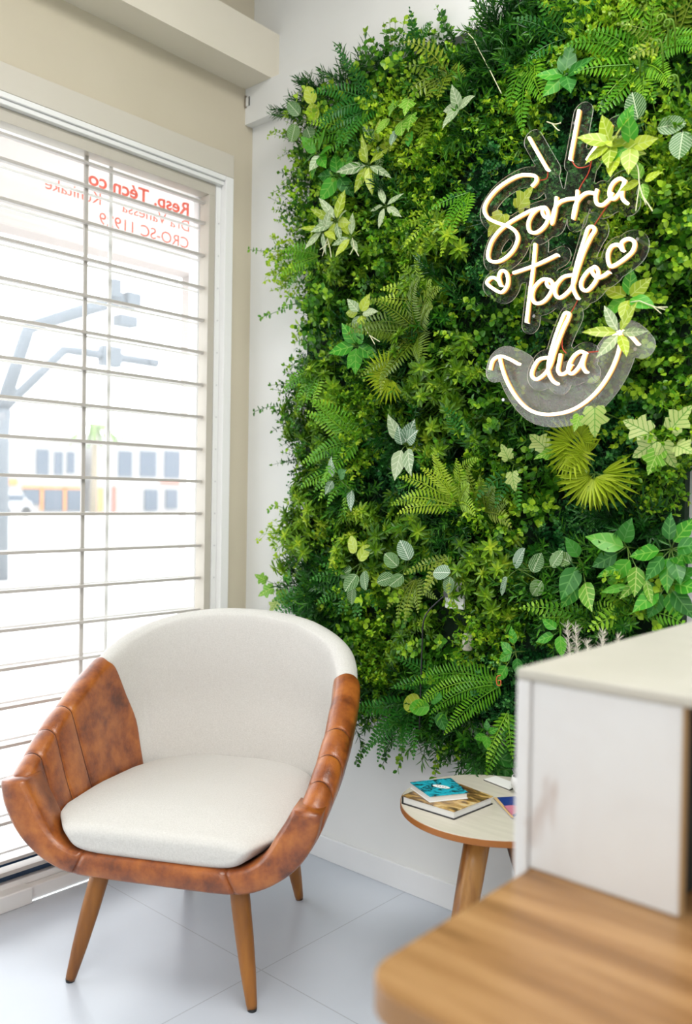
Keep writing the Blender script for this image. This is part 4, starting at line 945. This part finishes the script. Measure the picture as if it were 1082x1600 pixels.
sprig('leafy_sprig','leaf sprig','variegated round pothos leaves low beside the black cable',672,1098,'round',[(-14,0,190,.065,'yel'),(0,6,190,.055,'broad'),(14,16,300,.045,'olive'),(4,-6,20,.045,'olive')],group=G)
sprig('leafy_sprig','leaf sprig','small three-leaf green sprig just above the round table',760,1150,'ovate',[(0,0,200,.034,'broad'),(0,0,280,.034,'broad'),(4,-6,30,.028,'broad'),(2,-8,100,.025,'olive')],Y=-.14,group=G)
sprig('leafy_sprig','leaf sprig','round dark leaves beside the cabinet corner above the twist tie',800,1020,'ovate',[(0,0,150,.04,'broad'),(0,0,210,.045,'broad'),(4,-14,100,.038,'broad'),(-8,20,240,.045,'broad'),(8,8,280,.04,'olive')],group=G)
sprig('leafy_sprig','leaf sprig','three oval leaves on a brown stem right above the cabinet',870,985,'ovate',[(0,-2,150,.040,'broad'),(-4,8,200,.045,'broad'),(6,8,280,.045,'broad')],group=G)
sprig('leafy_sprig','leaf sprig','glossy teal leaf pair left of the arching bright fern',520,745,'ovate',[(0,0,80,.055,'fits'),(10,0,20,.05,'olive'),(0,6,250,.04,'fits'),(30,20,270,.055,'fits')],group=G)
G2='veined leaf sprigs in the plant wall'
sprig('veined_leaf_sprig','leaf sprig','round veined leaves stacked near the top left corner',480,180,'round',[(10,-18,100,.050,'yel'),(14,8,100,.050,'yel'),(-12,0,120,.050,'fit'),(-18,14,250,.050,'fit'),(0,20,300,.052,'fit')],group=G2)
sprig('veined_leaf_sprig','leaf sprig','veined leaves in a hanging chain above the chair back',558,880,'round',[(-2,-16,120,.052,'yel'),(4,-4,60,.052,'yel'),(-8,10,200,.05,'fit'),(0,18,250,.055,'fit'),(12,12,290,.055,'fit'),(-6,34,260,.055,'fit')],group=G2)
sprig('veined_leaf_sprig','leaf sprig','silver veined leaf pair left of the wall socket',630,885,'round',[(10,-10,110,.056,'fits'),(-8,0,140,.052,'fit'),(0,14,230,.045,'fit'),(-14,16,200,.05,'fit')],group=G2)
sprig('veined_leaf_sprig','leaf sprig','single veined leaves just above the wall socket',704,895,'round',[(0,0,180,.055,'fits'),(0,6,260,.045,'fit')],group=G2)
sprig('veined_leaf_sprig','leaf sprig','silver veined leaves in the lower right middle on a pink stem',803,890,'round',[(2,-4,55,.062,'fits',.75),(-10,12,240,.052,'fits',.8),(30,4,70,.048,'fit'),(60,-4,60,.045,'fit'),(44,18,230,.048,'fit')],group=G2)
sprig('veined_leaf_sprig','leaf sprig','variegated drooping leaves right of the silver veined ones',905,880,'ovate',[(0,-10,110,.05,'olive'),(-10,0,160,.055,'fit'),(-4,6,260,.075,'olive'),(10,30,300,.07,'ivyg'),(-2,34,240,.06,'broad')],group=G2)
sprig('veined_leaf_sprig','leaf sprig','round white-veined leaf at the right above the sign end',1028,200,'round',[(0,0,0,.055,'fit'),(-30,-14,100,.058,'fit'),(40,6,270,.060,'fit')],Y=-.17,group=G2)
sprig('veined_leaf_sprig','leaf sprig','heart shaped veined leaves in the upper left middle',608,185,'round',[(0,0,240,.05,'ivyg'),(20,4,290,.055,'ivyg'),(12,18,270,.05,'fits',.6),(34,20,280,.05,'olive',.6)],group=G2)
G3='ivy in the plant wall'
sprig('ivy_sprig','ivy','bright ivy pair at the upper left middle',640,155,'ivy',[(0,0,280,.060,'ivyg',.8),(-20,4,260,.05,'ivyg',.7),(4,24,270,.05,'ivyg')],group=G3)
sprig('ivy_sprig','ivy','cream ivy leaf hanging under the neon smile',930,640,'ivy',[(0,-2,275,.062,'ivy'),(-24,10,250,.035,'ivyg')],Y=-.22,group=G3)
sprig('ivy_sprig','ivy','large cream variegated ivy at the right edge under the sign',1030,690,'ivy',[(20,-20,50,.062,'ivy'),(-16,-14,150,.062,'ivy'),(-4,0,215,.060,'ivy'),(6,6,300,.055,'ivy'),(28,6,340,.048,'ivy'),(0,14,250,.055,'ivyg')],group=G3)
sprig('ivy_sprig','ivy','cream ivy leaves left of the olive palm fans',860,705,'ivy',[(-8,-6,140,.055,'ivy'),(6,0,200,.048,'ivyg'),(50,0,300,.060,'ivy',.5)],group=G3)
sprig('ivy_sprig','ivy','two small pale ivy leaves below the sign at left',797,725,'ivy',[(-2,-8,110,.040,'ivy'),(4,14,280,.045,'ivy')],group=G3)
sprig('ivy_sprig','ivy','yellow ivy leaves inside the S of the sign',800,335,'ivy',[(-14,0,240,.060,'yel'),(10,-10,30,.065,'yel',.8)],Y=-.175,group=G3)
sprig('ivy_sprig','ivy','trailing ivy sticking out of the left edge beside the chair top',428,915,'ivy',[(-12,-8,150,.042,'ivyg'),(-2,4,210,.055,'ivyg'),(12,8,280,.048,'ivyg'),(20,-6,60,.05,'broad'),(6,24,250,.045,'ivy')],Y=-.08,group=G3)
G4='palm fans in the plant wall'
for (px,py,lab,ls) in ((925,740,'olive palm fan cluster right below the sign',[(0,0,200,.085,'palm'),(0,4,255,.100,'palm'),(14,0,320,.100,'palm'),(-6,-30,120,.07,'palm'),(4,6,285,.085,'palm')]),
    (895,700,'upper olive palm fan cluster touching the neon smile',[(0,0,230,.08,'palm'),(0,-10,140,.075,'palm'),(10,-14,60,.07,'palm'),(4,4,270,.08,'palm')]),
    (605,585,'dull olive palm fan left of the broad olive fern',[(0,0,110,.075,'palm'),(6,8,250,.075,'palm'),(-4,0,200,.06,'palm')])):
    sprig('palm_fan','palm leaf',lab,px,py,'palm',[l[:3]+(l[3]*.95,)+l[4:] for l in ls],group=G4,Y=-.165)
sprig('narrow_leaf_tuft','leaf sprig','dark grassy tuft at the bottom edge just above the table',770,1185,'lance',star(11,0,.075,'olive',dr=3),Y=-.08)
# trailing stems with small leaves that leave the outline
def trailer(label,pts,Y,n,sz,mat,side=1):
    e=plant('trailing_sprig',label,'leaf sprig',*pts[0],Y,'trailing sprigs at the wall edge'); P=catmull([at(x,y,Y=Y)-e.location for x,y in pts],5)
    mb=MB(); mb.tube(P,.0010,4,tint=.4,cap=False)
    for k in range(n):
        i=int((k+1)/n*(len(P)-1)); d=(P[i]-P[i-1]).normalized(); s=d.cross(Vector((0,-1,0)))
        for sg in (1,-1): leaf(mb,P[i]+d*random.uniform(-.006,.006),s*sg*random.uniform(.5,1.2)+d*random.uniform(0,1.1)+Vector((0,random.uniform(-.8,.4),0)),Vector((random.uniform(-.6,.6),-1,random.uniform(-.6,.6))),sz*random.uniform(.9,1.5),sz*.85,random.uniform(.4,.95),.2,.1)
    mb.build('stem_and_leaves',LM[mat],e,tint=True)
random.seed(3)
trailer('thin leafy twig leaving the left edge below the upper corner',[(440,385),(415,392),(390,390)],-.07,9,.010,'berry')
trailer('leafy twig poking out of the left edge at mid height',[(450,640),(425,635),(398,643)],-.07,9,.012,'box')
trailer('small twig at the left edge under the top corner',[(450,215),(430,205),(420,212)],-.07,7,.010,'berry')
trailer('leafy twig at the left edge above mid height',[(450,480),(425,490),(408,496)],-.07,8,.011,'euc')
trailer('short twig at the left edge beside the window casing in the lower half',[(455,800),(432,790),(422,796)],-.07,7,.012,'euc')
trailer('upright leafy twig rising over the top edge of the wall',[(650,70),(648,50),(642,30)],-.06,9,.016,'euc')
trailer('dark upright twig rising over the top edge right of the first',[(702,55),(694,38),(690,22)],-.06,8,.015,'spike')
for i,(pp,lb) in enumerate((([(570,1160),(565,1175),(558,1192)],'drooping twig at the bottom edge nearest the chair'),([(600,1150),(605,1175),(598,1195)],'drooping twig at the bottom edge next to the chair one'),
   ([(630,1150),(628,1178),(622,1203)],'longest drooping twig at the bottom edge left of the bare gap'),([(655,1140),(662,1155),(668,1160)],'short twig beside the bare gap at the bottom edge'),
   ([(690,1170),(684,1195),(680,1212)],'drooping twig at the bottom edge right of the bare gap'))):
    trailer(lb,pp,-.07,9,.013,'spike' if i%2 else 'box')
# cream aerial roots and curls
def roots(label,px,py,Y,lens):
    e=plant('aerial_root',label,'root',px,py,Y,'cream aerial roots in the plant wall')
    for pts in lens: m=MB(); m.tube(catmull([at(px+x,py+y,Y=Y)-e.location for x,y in pts],4),[.0013]*(4*(len(pts)-1)+1),5); m.build('root_strand',M_root,e,smooth=True)
roots('forked cream root hanging right of the first word of the sign',990,245,-.23,[[(0,0),(8,20),(10,45),(20,75)],[(10,45),(6,70),(4,85)],[(14,60),(26,78),(30,85)],[(0,0),(-8,-12)]])
roots('small cream root by the left neon ray',855,190,-.23,[[(0,0),(12,4),(22,2)],[(8,3),(16,12),(20,14)]])
roots('forked cream root right of the second word of the sign',1000,470,-.18,[[(0,0),(20,8),(40,14)],[(20,8),(34,20)],[(28,10),(44,10)],[(0,0),(-14,2)]])
roots('forked cream root under the pale star sprig at upper left',512,372,-.17,[[(0,0),(-4,14),(-8,28)],[(0,0),(4,16),(6,30)],[(2,8),(-12,18)]])
roots('forked cream root under the small lime sprig at upper left',551,372,-.17,[[(0,0),(2,14),(-4,26)],[(2,14),(10,28)]])
roots('thin cream stem crossing the foliage near the top centre',740,60,-.14,[[(0,0),(10,20),(22,42),(34,66),(44,86)],[(0,0),(-8,-8)]])
roots('forked cream root below the pale lime sprig left of centre',568,510,-.17,[[(0,0),(10,14),(18,28)],[(10,14),(26,24)]])
e=plant('fern_curl','five cream curled fern tips in the top right rosette','fern tip',1000,90,-.2)
for (x,y,r) in ((1034,30,6),(1026,70,6),(990,82,5),(1052,125,5),(1045,38,4)):
    c=at(x,y,Y=-.2)-e.location; pts=[]
    for k in range(22):
        a=k*.5; rr=.0105*(1-k/30); pts.append(c+Vector((math.cos(a)*rr,-.0006*k,math.sin(a)*rr)))
    pts=[c+Vector((.004,.03,-.045)),c+Vector((.011,.01,-.02))]+pts; m=MB(); m.tube(pts,.0022,6); m.build('curl',LM['ferny'],e,smooth=True)

# socket, plug, cable, adapter, twist tie
so=plant('wall_socket','white wall socket plate half buried in the plants','wall socket',710,928,-.110)
m=MB(); m.box(-.030,.030,0,.0095,-.040,.040); m.build('plate',M_white,so,bevel=.003)
pg=plant('power_cable','black plug with its cable hanging down through the plants','power cable',708,926,-.112)
m=MB(); m.tube([(0,0,0),(0,-.028,0)],[.014,.011],14); m.build('plug',M_black,pg,smooth=False)
m=MB(); m.tube(catmull([at(704,927,Y=-.137)-pg.location,at(688,937,Y=-.14)-pg.location,at(664,965,Y=-.15)-pg.location,at(660,1010,Y=-.145)-pg.location,at(658,1070,Y=-.15)-pg.location,at(656,1130,Y=-.145)-pg.location,at(655,1150,Y=-.10)-pg.location],6),.0022,8); m.build('cord',M_black,pg,smooth=True)
ad=plant('power_adapter','small white tubular adapter hanging behind the arching fern','adapter',731,1003,-.110)
m=MB(); m.tube([(0,0,-.022),(0,0,-.018),(0,0,.018),(0,0,.022)],[.011,.0135,.0135,.010],16); m.build('body',plain('cream_plastic',(.50,.47,.38),.5),ad,smooth=True)
m=MB(); m.tube([(0,0,.02),(.002,.01,.05),(0,.04,.08)],.0015,6); m.build('lead',M_black,ad)
tw=plant('twist_tie','small orange-red twist tie in the dark leaves beside the cabinet','twist tie',779,1062,-.15)
m=MB(); m.tube(catmull([at(x,y,Y=-.15)-tw.location for x,y in ((783,1055),(777,1058),(777,1069),(782,1071),(783,1064),(779,1063))],5),.0013,6); m.build('wire',plain('orange_wire',(.6,.12,.03),.5),tw,smooth=True)
# dried grass plume behind the cabinet
pz=at(925,1004,Y=-.36); dg=empty('dried_grass',(pz.x,pz.y,0),label='pale fluffy dried grass plumes peeking over the white cabinet',cat='dried grass')
random.seed(9)
for s_ in range(5):
    m=MB(); tip=Vector((random.uniform(-.075,.075),random.uniform(-.03,.03),pz.z+random.uniform(.0,.03))); b0=Vector((0,0,pz.z-.35)); P=[b0,lerp(b0,tip,.6)+Vector((.004,0,0)),tip]
    m.tube(P,[.001,.0009,.0006],4)
    for k in range(150):
        t=random.uniform(.72,1); p=lerp(b0,tip,t); d=Vector((random.gauss(0,1),random.gauss(0,1),.9+random.random())).normalized(); leaf(m,p,d,Vector((0,-1,0)),random.uniform(.008,.020),.0008,.5)
    m.build('plume',M_plume,dg)
m=MB(); m.tube([(0,0,0),(0,0,.01),(0,0,.15),(0,0,.35),(0,0,pz.z-.33),(0,0,pz.z-.30)],[.06,.065,.08,.07,.03,.035],24); m.build('vase',M_white,dg,smooth=True)
